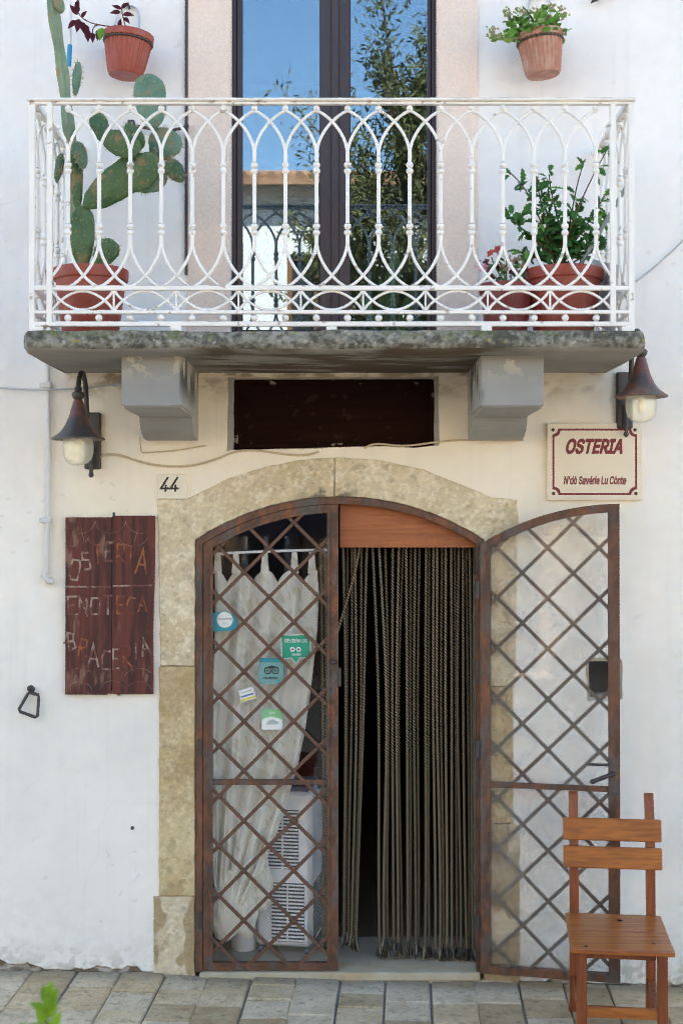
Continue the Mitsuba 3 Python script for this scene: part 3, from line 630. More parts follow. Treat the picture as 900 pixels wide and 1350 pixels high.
def door_leaf(name, M, flip):
    """A leaf in its own frame: x from the hinge, y = 0 its iron plane (lattice on the street side unless flipped), z up"""
    s = -1 if flip else 1
    def arcp(off, x0, x1, z0):
        xs = np.linspace(x0, x1, 22)
        return Polygon([(x0, z0)] + [(x, arch_z(x + LX0, 0.032 + off)) for x in xs] + [(x1, z0)])
    out = arcp(0, 0.0, LW, 0.006); inn = arcp(0.033, 0.040, LW - 0.046, 0.036)
    fr = extr(out.difference(inn), -0.012, 0.018)
    lip = extr(arcp(0.024, 0.031, LW - 0.037, 0.028).difference(inn.buffer(-0.002)), -0.018 if s > 0 else 0.018, -0.0125 if s > 0 else 0.0235)
    k = add(name, put(cat([fr, lip]), M), 'rusty_iron')
    zmid = P(0, 1031)[2]
    add(name + '__middle_rail', put(bx(0.036, LW - 0.042, -0.008, 0.014, zmid - 0.011, zmid + 0.011, 0.002), M), 'rusty_iron')
    # lattice
    st = 0.1055; ox, oz = P(322, 0)[0] - LX0, P(0, 820)[2]
    area = inn.buffer(0.006)
    ya, yb = (-0.0065, -0.001) if s > 0 else (0.001, 0.0065)
    for sg in (1, -1):
        for i in range(-26, 27):
            c = ox + 2 * st * i
            ln = LineString([(c - 4, oz - sg * 4), (c + 4, oz + sg * 4)]).intersection(area)
            if ln.is_empty or ln.length < 0.03: continue
            ln = ln if ln.geom_type == 'LineString' else max(ln.geoms, key=lambda g: g.length)
            bar = ln.buffer(0.0075, cap_style='flat')
            y0, y1 = (ya, yb) if sg > 0 else (ya - 0.0058 * s, yb - 0.0058 * s)
            add(name + '__lattice_bar', put(bevel_extr(bar, min(y0, y1), max(y0, y1), 0.0012), M), 'lattice_grey' if flip else 'lattice_iron')
    riv = []
    for i in range(-30, 31):
        for j in range(-30, 31):
            if (i + j) % 2 == 0:
                q = (ox + st * i, oz + st * j)
                if inn.buffer(-0.004).contains(Point(q)): riv.append(put(lathe([(0.0095, 0), (0.009, 0.003), (0.006, 0.006), (0.002, 0.0075)], 10), basis((1, 0, 0), (0, -s, 0), (q[0], -0.0125 * s, q[1]))))
    for m in riv: add(name + '__rivet', put(m, M), 'lattice_grey' if flip else 'lattice_iron', smooth=40)
    yg = 0.012 if s > 0 else -0.003
    g = extr(inn.buffer(0.004), yg - 0.0005, yg + 0.0005)
    keep = np.abs(g.triangles_center[:, 1] - (yg - 0.0005)) < 1e-5
    add(name + '__pane', put(tm(g.vertices, g.faces[keep]), M), 'dirty_glass' if flip else 'pane_glass')
    for zz in (0.22, 0.95, 1.62):
        add(name + '__hinge', put(tube([[-0.012, -0.016, zz - 0.035], [-0.012, -0.016, zz + 0.035]], 0.009, 10), M), 'dark_iron', smooth=40)
    return out, inn
ML = np.eye(4); ML[0, 3] = LX0; ML[1, 3] = 0.004
door_leaf('house__door_leaf', ML, False)
MR = T; a = math.radians(-12.0)
MRm = rotm((0, 0, 1), -12.0); MRm[0, 3] = P(632, 0)[0]; MRm[1, 3] = -0.035
door_leaf('house__door_leaf_001', MRm, True)
labels['house__door_leaf_001'] = {'label': 'rusty lattice door leaf swung open against the wall'}
# latch of the open leaf: two bolts seen from inside
def leaf_pt(x, y, z, M=MRm): return (M @ np.array([x, y, z, 1.0]))[:3]
add('house__door_leaf_001__latch', [tube([leaf_pt(LW - 0.11, -0.03, 0.835), leaf_pt(LW - 0.02, -0.016, 0.87)], 0.009, 10), tube([leaf_pt(LW - 0.13, 0.0, 0.90), leaf_pt(LW - 0.04, 0.0, 0.90)], 0.006, 8), ball(leaf_pt(LW - 0.11, -0.03, 0.835), 0.011)], 'dark_iron', smooth=40)
add('house__door_leaf__lock_knob', [ball((ML[0, 3] + LW - 0.02, -0.028, P(0, 872)[2]), 0.011), bx(ML[0, 3] + LW - 0.004, ML[0, 3] + LW + 0.012, -0.012, 0.01, P(0, 905)[2], P(0, 880)[2], 0.002)], 'dark_iron', smooth=40)
# meter niche behind the open leaf
add('house__niche', [bx(P(776, 0)[0] - .02, P(816, 0)[0] + .02, 0.15, 0.17, P(0, 925)[2], P(0, 866)[2])], 'niche_black')

# ------------------------------------------------------------------ rope curtain in the doorway
thing('rope_curtain', 'curtain of twisted two-tone ropes hanging in the arched doorway', 'curtain')
def rope_mesh(pts, seed, tone=1.0):
    r0 = 0.0056; pitch = 0.026; sides = 8
    L = np.r_[0, np.cumsum(np.linalg.norm(np.diff(pts, axis=0), axis=1))]
    n = int(L[-1] / 0.0035); s = np.linspace(0, L[-1], n)
    p = np.c_[[np.interp(s, L, pts[:, k]) for k in range(3)]].T
    ang = np.arange(sides) * 2 * np.pi / sides
    ph = s[:, None] * 2 * np.pi / pitch + seed
    rel = ang[None, :] - ph
    rr = r0 * (0.86 + 0.24 * np.abs(np.cos(rel)))
    v = np.stack([p[:, None, 0] + rr * np.cos(ang), p[:, None, 1] + rr * np.sin(ang), np.broadcast_to(p[:, None, 2], rr.shape)], -1).reshape(-1, 3)
    w = np.clip(0.5 + 1.6 * np.cos(2 * rel), 0, 1)[..., None]
    col = (tone * np.array([0.29, 0.22, 0.125]) * w + np.array([0.010, 0.008, 0.006]) * (1 - w)).reshape(-1, 3)
    i, j = np.meshgrid(np.arange(n - 1), np.arange(sides), indexing='ij')
    k = (j + 1) % sides
    f = np.stack([i * sides + j, (i + 1) * sides + j, (i + 1) * sides + k, i * sides + k], -1).reshape(-1, 4)
    f = np.vstack([f[:, [0, 1, 2]], f[:, [0, 2, 3]]])
    # frayed tassel
    rg = random.Random(int(seed * 1000)); vs, fs, cs_ = [v], [f], [col]; base = len(v); e = p[-1]
    for q in range(12):
        a = rg.uniform(0, 6.28); ln = rg.uniform(0.03, 0.055); sp = rg.uniform(0.004, 0.019)
        m = tube([e + [0, 0, 0.01], e + [math.cos(a) * sp * .6, math.sin(a) * sp * .6, -ln * .5], e + [math.cos(a) * sp, math.sin(a) * sp, -ln]], [0.0048, 0.005, 0.002], 5)
        vs.append(m.vertices); fs.append(m.faces + base); base += len(m.vertices)
        cs_.append(np.tile(np.array([0.03, 0.027, 0.022]) if q % 4 else np.array([0.20, 0.17, 0.11]), (len(m.vertices), 1)))
    return tm(np.vstack(vs), np.vstack(fs)), np.vstack(cs_)
groups = [(3, 452, 463, 454, 463, 453, 459, 1243), (3, 468, 484, 471, 480, 463, 471, 1243), (1, 490, 493, 500, 502, 501, 504, 1252), (3, 499, 517, 508, 518, 507, 518, 1252), (2, 525, 530, 523, 526, 523, 530, 1256),
          (4, 535, 552, 537, 551, 537, 550, 1252), (3, 561, 572, 562, 571, 561, 572, 1257), (3, 577, 587, 577, 586, 578, 587, 1259), (3, 594, 604, 594, 604, 595, 606, 1263), (3, 610, 619, 610, 620, 613, 621, 1263), (3, 422, 436, 424, 438, 424, 436, 1245)]
rg = random.Random(11)
for n, a0, a1, b0, b1, c0, c1, yb in groups:
    for i in range(n):
        t = i / max(n - 1, 1)
        row = 0.118 + 0.03 * (i % 2) + rg.uniform(-0.004, 0.004)
        ptop, pmid, pbot = a0 + (a1 - a0) * t + rg.uniform(-1, 1), b0 + (b1 - b0) * t + rg.uniform(-1.6, 1.6), c0 + (c1 - c0) * t + rg.uniform(-2, 2)
        zb = max(P(0, yb - 10 + rg.uniform(-5, 5), -row)[2], 0.055)
        q = [P(ptop, 719, -row), P(0.5 * (ptop + pmid), 800, -row), P(pmid, 920, -row), P(0.5 * (pmid + pbot) + rg.uniform(-1, 1), 1080, -row)]
        e = P(pbot, yb, -row); e[2] = zb; q.append(e)
        m, c = rope_mesh(spline(q, 60), rg.uniform(0, 6), rg.uniform(0.55, 1.12))
        add('rope_curtain__rope', m, 'rope_two_tone', smooth=True, color=c)
q = [P(474, 719, -.112), P(462, 775, -.105), P(448, 822, -.09), P(437, 868, -.06), P(434, 930, -.055), P(434, 1080, -.055), P(433, 1236, -.055)]
m, c = rope_mesh(spline(q, 80), 2.0)
add('rope_curtain__rope', m, 'rope_two_tone', smooth=True, color=c)
add('rope_curtain__head_rail', bx(P(418, 0)[0], 0.57, 0.105, 0.165, P(0, 722)[2], P(0, 712)[2]), 'lintel_wood')

# ------------------------------------------------------------------ behind the closed leaf: rod, curtain, air conditioner
thing('lace_curtain', 'off-white lace curtain gathered aside behind the closed lattice leaf', 'curtain')
CYd = -0.075
def curtain_grid():
    nu, nv = 90, 140
    ry = [757, 780, 830, 900, 960, 1010, 1050, 1100, 1150, 1190]; rx_ = [417, 419, 417, 411, 404, 394, 381, 364, 343, 322]
    v = []
    for j in range(nv):
        t = j / (nv - 1); py0 = 752 + (1190 - 752) * t
        r = np.interp(py0, ry, rx_); l = np.interp(py0, [752, 900, 1150, 1190], [283, 280, 281, 284])
        for i in range(nu):
            u = i / (nu - 1)
            sc = (1 - abs(math.cos(u * math.pi * 4))) ** 1.0 * 16 * max(0, 1 - t * 14)
            fold = math.sin(u * 2 * math.pi * 4.2 + 0.8 + 1.2 * t) + 0.45 * math.sin(u * 2 * math.pi * 9.3 + 5 * t)
            w = (r - l) / 137
            fold += 0.9 * (meshkit.fbm(np.array([u * 9 + 2 * t, t * 13, 3.0]), 3, 5) - 0.5) + 0.5 * abs(math.sin(u * 31 + 9 * meshkit.noise(np.array([u * 3, t * 6, 1.0]), 4))) * min(1, 2 * t)
            pnt = P(l + (r - l) * u + 1.5 * math.sin(u * 26 + t * 7), py0 + sc, CYd + 0.018 * fold * (0.5 + 0.9 * min(1, 1.0 / max(w, .3) - 0.6)) - 0.03 * (1 - u) * t)
            v.append(pnt)
    f = []
    for j in range(nv - 1):
        for i in range(nu - 1):
            a_ = j * nu + i; f += [[a_, a_ + nu, a_ + nu + 1], [a_, a_ + nu + 1, a_ + 1]]
    return tm(v, f)
add('lace_curtain__drape', curtain_grid(), 'curtain_cloth', smooth=True)
for c in (287, 311, 349, 388, 411):
    w = 4.5; v = []
    for t in np.linspace(0, 1, 8):
        yy = 728 + 28 * t; ww = w * (0.75 + 0.5 * t)
        v += [P(c - ww, yy, CYd + 0.012), P(c + ww, yy, CYd + 0.012)]
    f = []
    for i in range(7): f += [[2 * i, 2 * i + 2, 2 * i + 3], [2 * i, 2 * i + 3, 2 * i + 1]]
    add('lace_curtain__tab', tm(v, f), 'curtain_cloth', smooth=True)
# the tail of the cloth, bunched on the floor side
def bunch(cx, cy, hx, hy, seed, d):
    m = trimesh.creation.icosphere(5, 1.0); v = m.vertices.copy()
    n_ = meshkit.fbm(v * [2.2, 2.2, 1.2] + seed, 4, seed); rd = np.abs(meshkit.fbm(v * [6, 6, 2.0] + seed * 2, 3, seed + 3) - 0.5)
    v *= (0.75 + 0.5 * n_ - 0.55 * rd)[:, None]
    s = (CAMD - d) / F
    m.vertices = v * [hx * s, 0.04, hy * s] + P(cx, cy, d); return m
add('lace_curtain__bunched_tail', [bunch(300, 1195, 22, 44, 3, -.085), bunch(322, 1200, 19, 38, 8, -.10), bunch(345, 1165, 14, 36, 6, -.13)], 'curtain_cloth', smooth=True)
rod = [P(272, 731, CYd), P(350, 727, CYd), P(432, 725, CYd)]
add('curtain_rod', tube(spline(rod, 10), 0.006, 10), 'plastic_white', smooth=40); thing('curtain_rod', 'thin white curtain rod across the top of the closed leaf', 'rod')
thing('air_conditioner', 'white portable air conditioner with slatted grilles standing behind the closed leaf', 'air conditioner')
AY = -0.20
A0, A1 = P(338, 1040, AY), P(408, 1246, AY)
MA = rotm((0, 0, 1), -10, ((A0[0] + A1[0]) / 2, -AY, 0))
def abox(a, b, y0, y1, za, zb, c=0.0): return bx(P(a, 0, AY)[0], P(b, 0, AY)[0], -AY + y0, -AY + y1, P(0, zb, AY)[2], P(0, za, AY)[2], c)
add('air_conditioner__body', put(abox(334, 412, 0.0, 0.30, 1044, 1248, 0.022), MA), 'ac_white', smooth=40)
add('air_conditioner__top_panel', put(abox(340, 406, 0.02, 0.28, 1038, 1045, 0.008), MA), 'ac_blue')
for a_, b_, za, zb, n in ((352, 394, 1067, 1145, 17), (358, 402, 1163, 1240, 16)):
    add('air_conditioner__grille_recess', put(abox(a_, b_, -0.002, 0.002, za, zb), MA), 'ac_dark')
    for i in range(n):
        z = za + (zb - za) * (i + 0.5) / n
        add('air_conditioner__slat', put(abox(a_, b_, -0.009, -0.0025, z - 1.05, z + 1.05, 0.001), MA), 'ac_white')
    mm = (a_ + b_) / 2
    add('air_conditioner__grille_bar', put(abox(mm - 1, mm + 1, -0.011, -0.0095, za, zb), MA), 'ac_white')
xs_ = P(412, 0, AY)[0]
for i in range(14):
    z = P(0, 1165 + 75 * i / 14, AY)[2]
    add('air_conditioner__side_slat', put(bx(xs_ + 0.0005, xs_ + 0.003, -AY + 0.03, -AY + 0.25, z - 0.005, z + 0.003), MA), 'ac_dark')
for a_ in (342, 404):
    add('air_conditioner__caster', put(cat([tube([P(a_, 1251, AY - 0.04) + [-.01, 0, .0], P(a_, 1251, AY - 0.04) + [.01, 0, 0]], 0.014, 12)]), MA), 'ac_blue', smooth=40)
add('air_conditioner__hose', [tube(spline([P(338, 1100, AY + .06), P(352, 1130, AY + .06), P(350, 1180, AY + .05), P(356, 1215, AY + .05)], 24), 0.004, 8)], 'plastic_white', smooth=40)
thing('plastic_bucket', 'white plastic tub standing low beside the air conditioner', 'tub')
bc = P(322, 1225, -.3)
add('plastic_bucket__tub', lathe([(0.055, 0.0), (0.062, 0.07), (0.067, 0.072), (0.067, 0.08), (0.06, 0.08), (0.052, 0.01)], 24, (bc[0], bc[1], 0.001)), 'plastic_white', smooth=40)

# stickers on the inner side of the glass
GY = 0.0185
def spoly(poly, y=GY): return extr(poly, y, y + 0.0006)
def pp(a, b): q = P(a, b, -GY); return (q[0], q[2])
def prect(a, b, c, d): return Polygon([pp(a, b), pp(c, b), pp(c, d), pp(a, d)])
def stext(s, a, b, hpx, mat_, key, bold=True, rot=0, y=GY - 0.0012, sx_=0.8):
    m = meshkit.text_mesh(s, hpx * (CAMD + GY) / F, 0.0005, bold=bold); m.apply_transform(np.diag([sx_, 1, 1, 1]))
    w = m.bounds[1][0] + m.bounds[0][0]; m.apply_translation([-w / 2, 0, 0])
    m = xz(m, y + 0.0005)
    if rot: m.apply_transform(rotm((0, 1, 0), rot))
    q = P(a, b, -GY); m.apply_translation([q[0], 0, q[2]])
    return add(key, m, mat_)
k = 'teal_sticker'; thing(k, 'teal sticker with a white disc, leftmost on the glass of the closed leaf', 'sticker')
add(k + '__film', spoly(Polygon([pp(280, 833), pp(281, 808), pp(300, 806), pp(312, 812), pp(313, 831)])), 'sticker_teal')
add(k + '__disc', spoly(Point(pp(296.5, 817)).buffer(0.034), GY - 0.0007), 'sticker_white')
stext('RECOMMENDED', 296.5, 817, 2.2, 'sticker_grey', k + '__lettering', y=GY - 0.002)
stext('2017', 296.5, 823, 2.4, 'sticker_grey', k + '__lettering', y=GY - 0.002)
k = 'green_sticker'; thing(k, 'green speech-bubble review sticker with owl eyes on the closed leaf glass', 'sticker')
bub = Polygon([pp(372, 839), pp(407, 838), pp(408, 865), pp(394, 866), pp(390, 873), pp(385, 866), pp(373, 867)]).buffer(0.003)
add(k + '__border', spoly(bub.buffer(0.004)), 'sticker_white'); add(k + '__film', spoly(bub, GY - 0.0007), 'sticker_green')
stext('REVIEW US', 390, 847, 4.6, 'sticker_white', k + '__lettering', y=GY - 0.002, sx_=0.85)
add(k + '__emblem', spoly(unary_union([Point(pp(385.5, 856)).buffer(0.0105), Point(pp(393.5, 856)).buffer(0.0105)]), GY - 0.0014), 'sticker_white')
add(k + '__pupil', spoly(unary_union([Point(pp(385.5, 856)).buffer(0.0045), Point(pp(393.5, 856)).buffer(0.0045)]), GY - 0.0021), 'black_paint')
stext('advisor', 391, 864, 3.2, 'sticker_white', k + '__lettering', y=GY - 0.002)
k = 'owl_sticker'; thing(k, 'pale blue-green sticker with black owl eyes in the middle of the closed leaf', 'sticker')
add(k + '__film', spoly(Polygon([pp(343, 868), pp(371, 868), pp(374, 873), pp(373, 899), pp(369, 902), pp(344, 902), pp(340, 897)])), 'sticker_glassy')
add(k + '__band', spoly(prect(342, 867.5, 372, 873), GY - 0.0007), 'sticker_teal')
eye = lambda a, b: Point(pp(a, b)).buffer(0.0155).difference(Point(pp(a, b)).buffer(0.0105)).union(Point(pp(a, b)).buffer(0.005))
add(k + '__emblem', spoly(unary_union([eye(353, 884), eye(363, 884), Polygon([pp(348, 880), pp(358, 877.5), pp(368, 880), pp(358, 881)])]), GY - 0.0014), 'black_paint')
stext('trip advisor', 357, 895, 3.2, 'black_paint', k + '__lettering', y=GY - 0.002)
k = 'tilted_sticker'; thing(k, 'small tilted white sticker with blue and yellow stripes', 'sticker')
def rotpoly(cx, cy, w, h, deg, y, dxp=0, dyp=0):
    s = (CAMD + GY) / F; q = P(cx, cy, -GY)
    return spoly(affinity.translate(affinity.rotate(affinity.translate(sbox(-w / 2 * s, -h / 2 * s, w / 2 * s, h / 2 * s), dxp * s, -dyp * s), deg, origin=(0, 0)), q[0], q[2]), y)
add(k + '__film', rotpoly(326, 915.5, 20, 16, 17, GY), 'sticker_white')
add(k + '__blue_stripe', rotpoly(326, 915.5, 17, 2.2, 17, GY - .0007, 0, 1), 'sticker_blue'); add(k + '__yellow_stripe', rotpoly(326, 915.5, 19, 2.8, 17, GY - .0007, 0, 5.5), 'sticker_yellow')
add(k + '__grey_stripe', rotpoly(326, 915.5, 15, 1.6, 17, GY - .0007, 0, -4), 'sticker_grey')
k = 'leafy_sticker'; thing(k, 'square white sticker with light green top, lowest on the closed leaf glass', 'sticker')
add(k + '__film', spoly(prect(345, 934.5, 372, 962)), 'sticker_white')
add(k + '__green_top', spoly(Polygon([pp(345, 934.5), pp(372, 934.5), pp(372, 949), pp(364, 946), pp(357, 944.5), pp(350, 946.5), pp(345, 949)]), GY - 0.0007), 'sticker_light_green')
add(k + '__drawing', spoly(Polygon([pp(350, 955), pp(354, 950), pp(360, 948), pp(367, 952), pp(367, 955)]), GY - 0.0007), 'sticker_grey')
stext('guida', 358.5, 941, 3.0, 'sticker_white', k + '__lettering', y=GY - 0.002)

# ------------------------------------------------------------------ lamps
def wall_lamp(key, px_, dz, label):
    thing(key, label, 'lamp', 'gooseneck lamps on the house front')
    x = (px_ - 450) * CAMD / F; d = 0.32
    zb = 2.238 + dz
    add(key + '__back_plate', bevel_extr(affinity.translate(sbox(-0.026, -0.115, 0.026, 0.11), x, zb + 0.015).buffer(0.008), -0.028, 0.0, 0.006), 'dark_iron')
    arm = [(x, -0.03, zb + 0.03), (x, -0.10, zb + 0.06), (x, -0.17, zb + 0.17)]
    pts = [[x, -0.02, zb - 0.02], [x, -0.06, zb - 0.01], [x, -0.12, zb + 0.05], [x, -0.15, zb + 0.15], [x, -0.175, zb + 0.235], [x, -0.24, zb + 0.275], [x, -0.30, zb + 0.245], [x, -d, zb + 0.17]]
    add(key + '__arm', tube(spline(pts, 40), 0.0105, 10), 'dark_iron', smooth=40)
    add(key + '__neck', lathe([(0.012, 0.21), (0.016, 0.20), (0.013, 0.193), (0.024, 0.186), (0.026, 0.174), (0.02, 0.163), (0.014, 0.158)], 20, (x, -d, zb)), 'dark_iron', smooth=40)
    add(key + '__shade', lathe([(0.014, 0.160), (0.020, 0.152), (0.027, 0.125), (0.037, 0.09), (0.052, 0.055), (0.072, 0.026), (0.098, 0.008), (0.106, 0.003), (0.106, -0.003), (0.096, 0.0), (0.05, 0.02), (0.03, 0.02)], 40, (x, -d, zb)), 'lamp_shade', smooth=40)
    add(key + '__globe', lathe([(0.058, 0.0), (0.061, -0.03), (0.060, -0.055), (0.053, -0.08), (0.038, -0.096), (0.018, -0.104), (0.002, -0.105)], 32, (x, -d, zb)), 'globe_glass', smooth=True)
    add(key + '__bulb', lathe([(0.012, 0.0), (0.013, -0.03), (0.016, -0.045), (0.014, -0.06), (0.002, -0.066)], 16, (x, -d, zb)), 'lamp_bulb', smooth=True)
    add(key + '__tail_finial', [tube([[x, -0.03, zb - 0.02], [x, -0.05, zb - 0.09]], 0.009, 8), lathe([(0.004, -0.145), (0.012, -0.135), (0.008, -0.12), (0.010, -0.09), (0.006, -0.085)], 12, (x, -0.05, zb))], 'dark_iron', smooth=40)
wall_lamp('wall_lamp', 123, 0.0, 'copper-toned gooseneck lamp with glass globe above the dark red wooden board sign')
wall_lamp('wall_lamp_001', 822, 0.171, 'gooseneck lamp with frosted globe above the cream enamel sign')

# ------------------------------------------------------------------ signs
k = 'enamel_sign'; thing(k, 'cream sign with notched red border and red lettering, under the lamp', 'sign')
a, b = P(720, 558), P(845, 660)
add(k + '__panel', bx(a[0], b[0], -0.022, -0.001, b[2], a[2], 0.003), 'sign_enamel')
u = lambda p_, q_: (P(p_, q_, 0.022)[0], P(p_, q_, 0.022)[2])
def notched(x0, y0, x1, y1, r):
    p_ = Polygon([u(x0, y0), u(x1, y0), u(x1, y1), u(x0, y1)])
    for c in ((x0, y0), (x1, y0), (x1, y1), (x0, y1)): p_ = p_.difference(Point(u(*c)).buffer(r))
    return p_
add(k + '__border', extr(notched(728, 565, 839.5, 652.5, 0.024).difference(notched(730.5, 567.5, 837, 650, 0.026)), -0.0232, -0.0222), 'sign_red')
def text_poly(txt, bold, grow):
    m = meshkit.text_mesh(txt, 1.0, 0.1, bold=bold)
    up = m.triangles[m.face_normals[:, 2] > 0.9][:, :, :2]
    return unary_union([Polygon(t).buffer(1e-4) for t in up]).buffer(grow, join_style='mitre')
def wtext(txt, key, cx, base, hpx, widthpx, mat_, d, shear=0.0, bold=True, depth=0.001, grow=0.0):
    sc = (CAMD - d) / F
    g = text_poly(txt, bold, grow); x0, _, x1, _ = g.bounds
    g = affinity.affine_transform(g, [widthpx * sc / (x1 - x0), shear * hpx * sc, 0, hpx * sc, 0, 0])
    x0, _, x1, _ = g.bounds; q = P(cx, base, d)
    return add(key, extr(affinity.translate(g, q[0] - (x0 + x1) / 2, q[2]), -d - depth, -d), mat_)
wtext('OSTERIA', k + '__lettering', 783, 597, 17.5, 76, 'sign_red', 0.0222, 0.22, grow=0.045)
wtext("N'dò Savérie Lu Cònte", k + '__lettering', 784, 638, 9.8, 82, 'sign_red', 0.0222, 0.12, grow=0.025)
for c in ((729, 566.5), (837, 566.5), (838, 650.5), (729.5, 650.5)):
    add(k + '__screw', put(lathe([(0.0075, 0), (0.007, 0.003), (0.003, 0.005)], 12), basis((1, 0, 0), (0, -1, 0), P(c[0], c[1], 0.022))), 'dark_iron', smooth=40)
k = 'house_number_plate'; thing(k, 'small cream tile with slanted black house number above the jamb', 'number plate')
add(k + '__tile', bevel_extr(Polygon([px(208, 625), px(246, 625), px(246.5, 658), px(208, 658)]), -0.012, 0.0, 0.003), 'tile_cream')
def strokes(paths, w, y0, y1):
    return extr(unary_union([LineString([px(*q) for q in s]).buffer(w, cap_style='flat', join_style='mitre') for s in paths]), y0, y1)
for o in (0, 12.7):
    add(k + '__numeral', strokes([[(222 + o, 629), (212.5 + o, 644), (223.5 + o, 644)], [(219 + o, 639), (218.5 + o, 648.5)]], 0.0042, -0.0134, -0.0122), 'black_paint')
k = 'wooden_sign'; thing(k, 'weathered dark red board sign of two planks with faded carved letters', 'sign')
pl1 = Polygon([px(88, 682), px(149.0, 682), px(148.8, 900), px(147.5, 914), px(145, 913), px(143, 915), px(88, 914.5)])
pl2 = Polygon([px(149.4, 680), px(205, 680), px(204.5, 760), px(202.5, 830), px(203, 914), px(151, 914), px(149.2, 905)])
for i, q in enumerate((pl1, pl2)): add(k + '__plank', bevel_extr(rough(q, 0.0015, 0.02, 3 + i, 20), -0.028, -0.003, 0.002), 'sign_plank')
LT = {'O': [[(0.15, 0), (0.85, 0), (1, .25), (.9, 1), (.2, 1), (0, .75), (.15, 0)]], 'S': [[(1, .1), (.1, 0), (.0, .4), (.9, .5), (.8, 1), (0, .95)]], 'T': [[(0, 0), (1, 0)], [(.5, 0), (.5, 1)]],
      'E': [[(1, 0), (0, 0), (0, 1), (1, 1)], [(0, .5), (.7, .5)]], 'R': [[(0, 1), (0, 0), (.8, .05), (.8, .45), (0, .5), (1, 1)]], 'I': [[(.5, 0), (.5, 1)]], 'A': [[(0, 1), (.5, 0), (1, 1)], [(.2, .6), (.8, .6)]],
      'N': [[(0, 1), (0, 0), (1, 1), (1, 0)]], 'C': [[(1, .05), (.3, 0), (0, .4), (.1, .95), (1, 1)]], 'B': [[(0, 0), (0, 1), (.9, .85), (.75, .5), (0, .5), (.75, .45), (.8, .1), (0, 0)]]}
def carve(ch, x0, y0, x1, y1, rot, mat_):
    c = np.array([(x0 + x1) / 2, (y0 + y1) / 2]); co, si = math.cos(math.radians(rot)), math.sin(math.radians(rot))
    ps = []
    for s in LT[ch]:
        q = np.array([[x0 + (x1 - x0) * a_, y0 + (y1 - y0) * b_] for a_, b_ in s]) - c
        ps.append([tuple(c + [co * p_[0] - si * p_[1], si * p_[0] + co * p_[1]]) for p_ in q])
    add(k + '__letter', strokes(ps, 0.0042, -0.0292, -0.0272), mat_)
G, O_ = 'letter_grey', 'letter_orange'
for args in (('O', 94, 738, 107, 764, 8, G), ('S', 111, 727, 121, 751, -12, G), ('T', 125, 718, 136, 744, -4, O_), ('E', 141, 715, 150, 739, 0, G), ('R', 156, 717, 167, 742, 2, O_), ('I', 170, 719, 178, 744, 4, O_), ('A', 181, 725, 196, 757, 6, O_),
             ('E', 92, 786, 105, 809, -3, G), ('N', 107, 788, 116, 808, 0, G), ('O', 121, 788, 134, 809, 0, G), ('T', 138, 785, 150, 810, 0, G), ('E', 156, 786, 166, 808, 0, O_), ('C', 169, 787, 180, 808, 2, O_), ('A', 184, 786, 195, 806, 0, O_),
             ('B', 92, 833, 102, 857, -6, G), ('R', 107, 842, 118, 865, 8, O_), ('A', 118, 850, 132, 879, 0, G), ('C', 136, 857, 148, 882, 0, G), ('E', 151, 855, 160, 880, 0, G), ('R', 164, 850, 175, 879, -4, O_), ('I', 177, 846, 185, 868, 0, G), ('A', 187, 842, 199, 864, -12, G)):
    carve(*args)
add(k + '__stripe', strokes([[(88.5, 773), (148, 773.5)], [(150, 772), (202.5, 771.5)]], 0.0035, -0.0290, -0.0272), 'letter_grey')
sc = []
def arcs(cx, cy, r, a0, a1): return [(cx + r * math.cos(math.radians(t)), cy - r * math.sin(math.radians(t)) * 0.85) for t in np.linspace(a0, a1, 14)]
for cx in (107, 147, 187): sc.append([q for q in arcs(cx, 686, 20, 182, 358) if 88.5 < q[0] < 204])
for cx in (90, 127, 168): sc.append([q for q in arcs(cx + 9, 702, 21, 200, 340) if 88.5 < q[0] < 204])
for cx in (107, 185): sc.append([q for q in arcs(cx, 898, 21, 5, 175) if 88.5 < q[0] < 202]); sc.append([q for q in arcs(cx, 912, 17, 15, 165) if 88.5 < q[0] < 202])
sc.append([q for q in arcs(150, 910, 16, 10, 170)]); sc += [[(107, 688), (100, 718)], [(107, 688), (113, 716)], [(186, 690), (178, 716)], [(107, 898), (98, 880)], [(107, 898), (120, 882)]]
for s_ in sc:
    if len(s_) > 1: add(k + '__scratched_line', strokes([s_], 0.0009, -0.0287, -0.0272), 'scratch')
add(k + '__hook', [tube([P(150, 676, .02), P(150, 682, .032)], 0.005, 8), ball(P(157, 915, .02), 0.007)], 'dark_iron', smooth=40)

# ------------------------------------------------------------------ pipe, cables, wall hook
k = 'conduit_pipe'; thing(k, 'grey plastic conduit pipe running down the wall left of the lamp', 'pipe')
add(k + '__tube', tube(spline([P(62, 478, .022), P(64, 560, .022), P(63.5, 690, .022), P(61.5, 755, .022)], 20), 0.0098, 12), 'pvc_grey', smooth=40)
add(k + '__elbow', [tube(spline([P(61.5, 752, .022), P(61, 762, .022), P(64, 766, .022), P(71, 766, .022)], 12), 0.0125, 12), tube([P(54, 760, .02), P(68, 760, .02)], 0.006, 8)], 'pvc_grey', smooth=40)
for yy in (508, 686): add(k + '__clip', [bx(P(57.5, yy)[0], P(69, yy)[0], -0.036, -0.001, P(0, yy + 4)[2], P(0, yy - 4)[2], 0.004), bx(P(53, yy)[0], P(58, yy)[0], -0.018, -0.001, P(0, yy + 3)[2], P(0, yy - 3)[2], 0.003)], 'pvc_grey')
def cable(key, pts, r, m, label, sharp=False):
    add(key, tube([P(*q) for q in pts] if sharp else spline([P(*q) for q in pts], 60), r, 8), m, smooth=40); thing(key, label, 'cable')
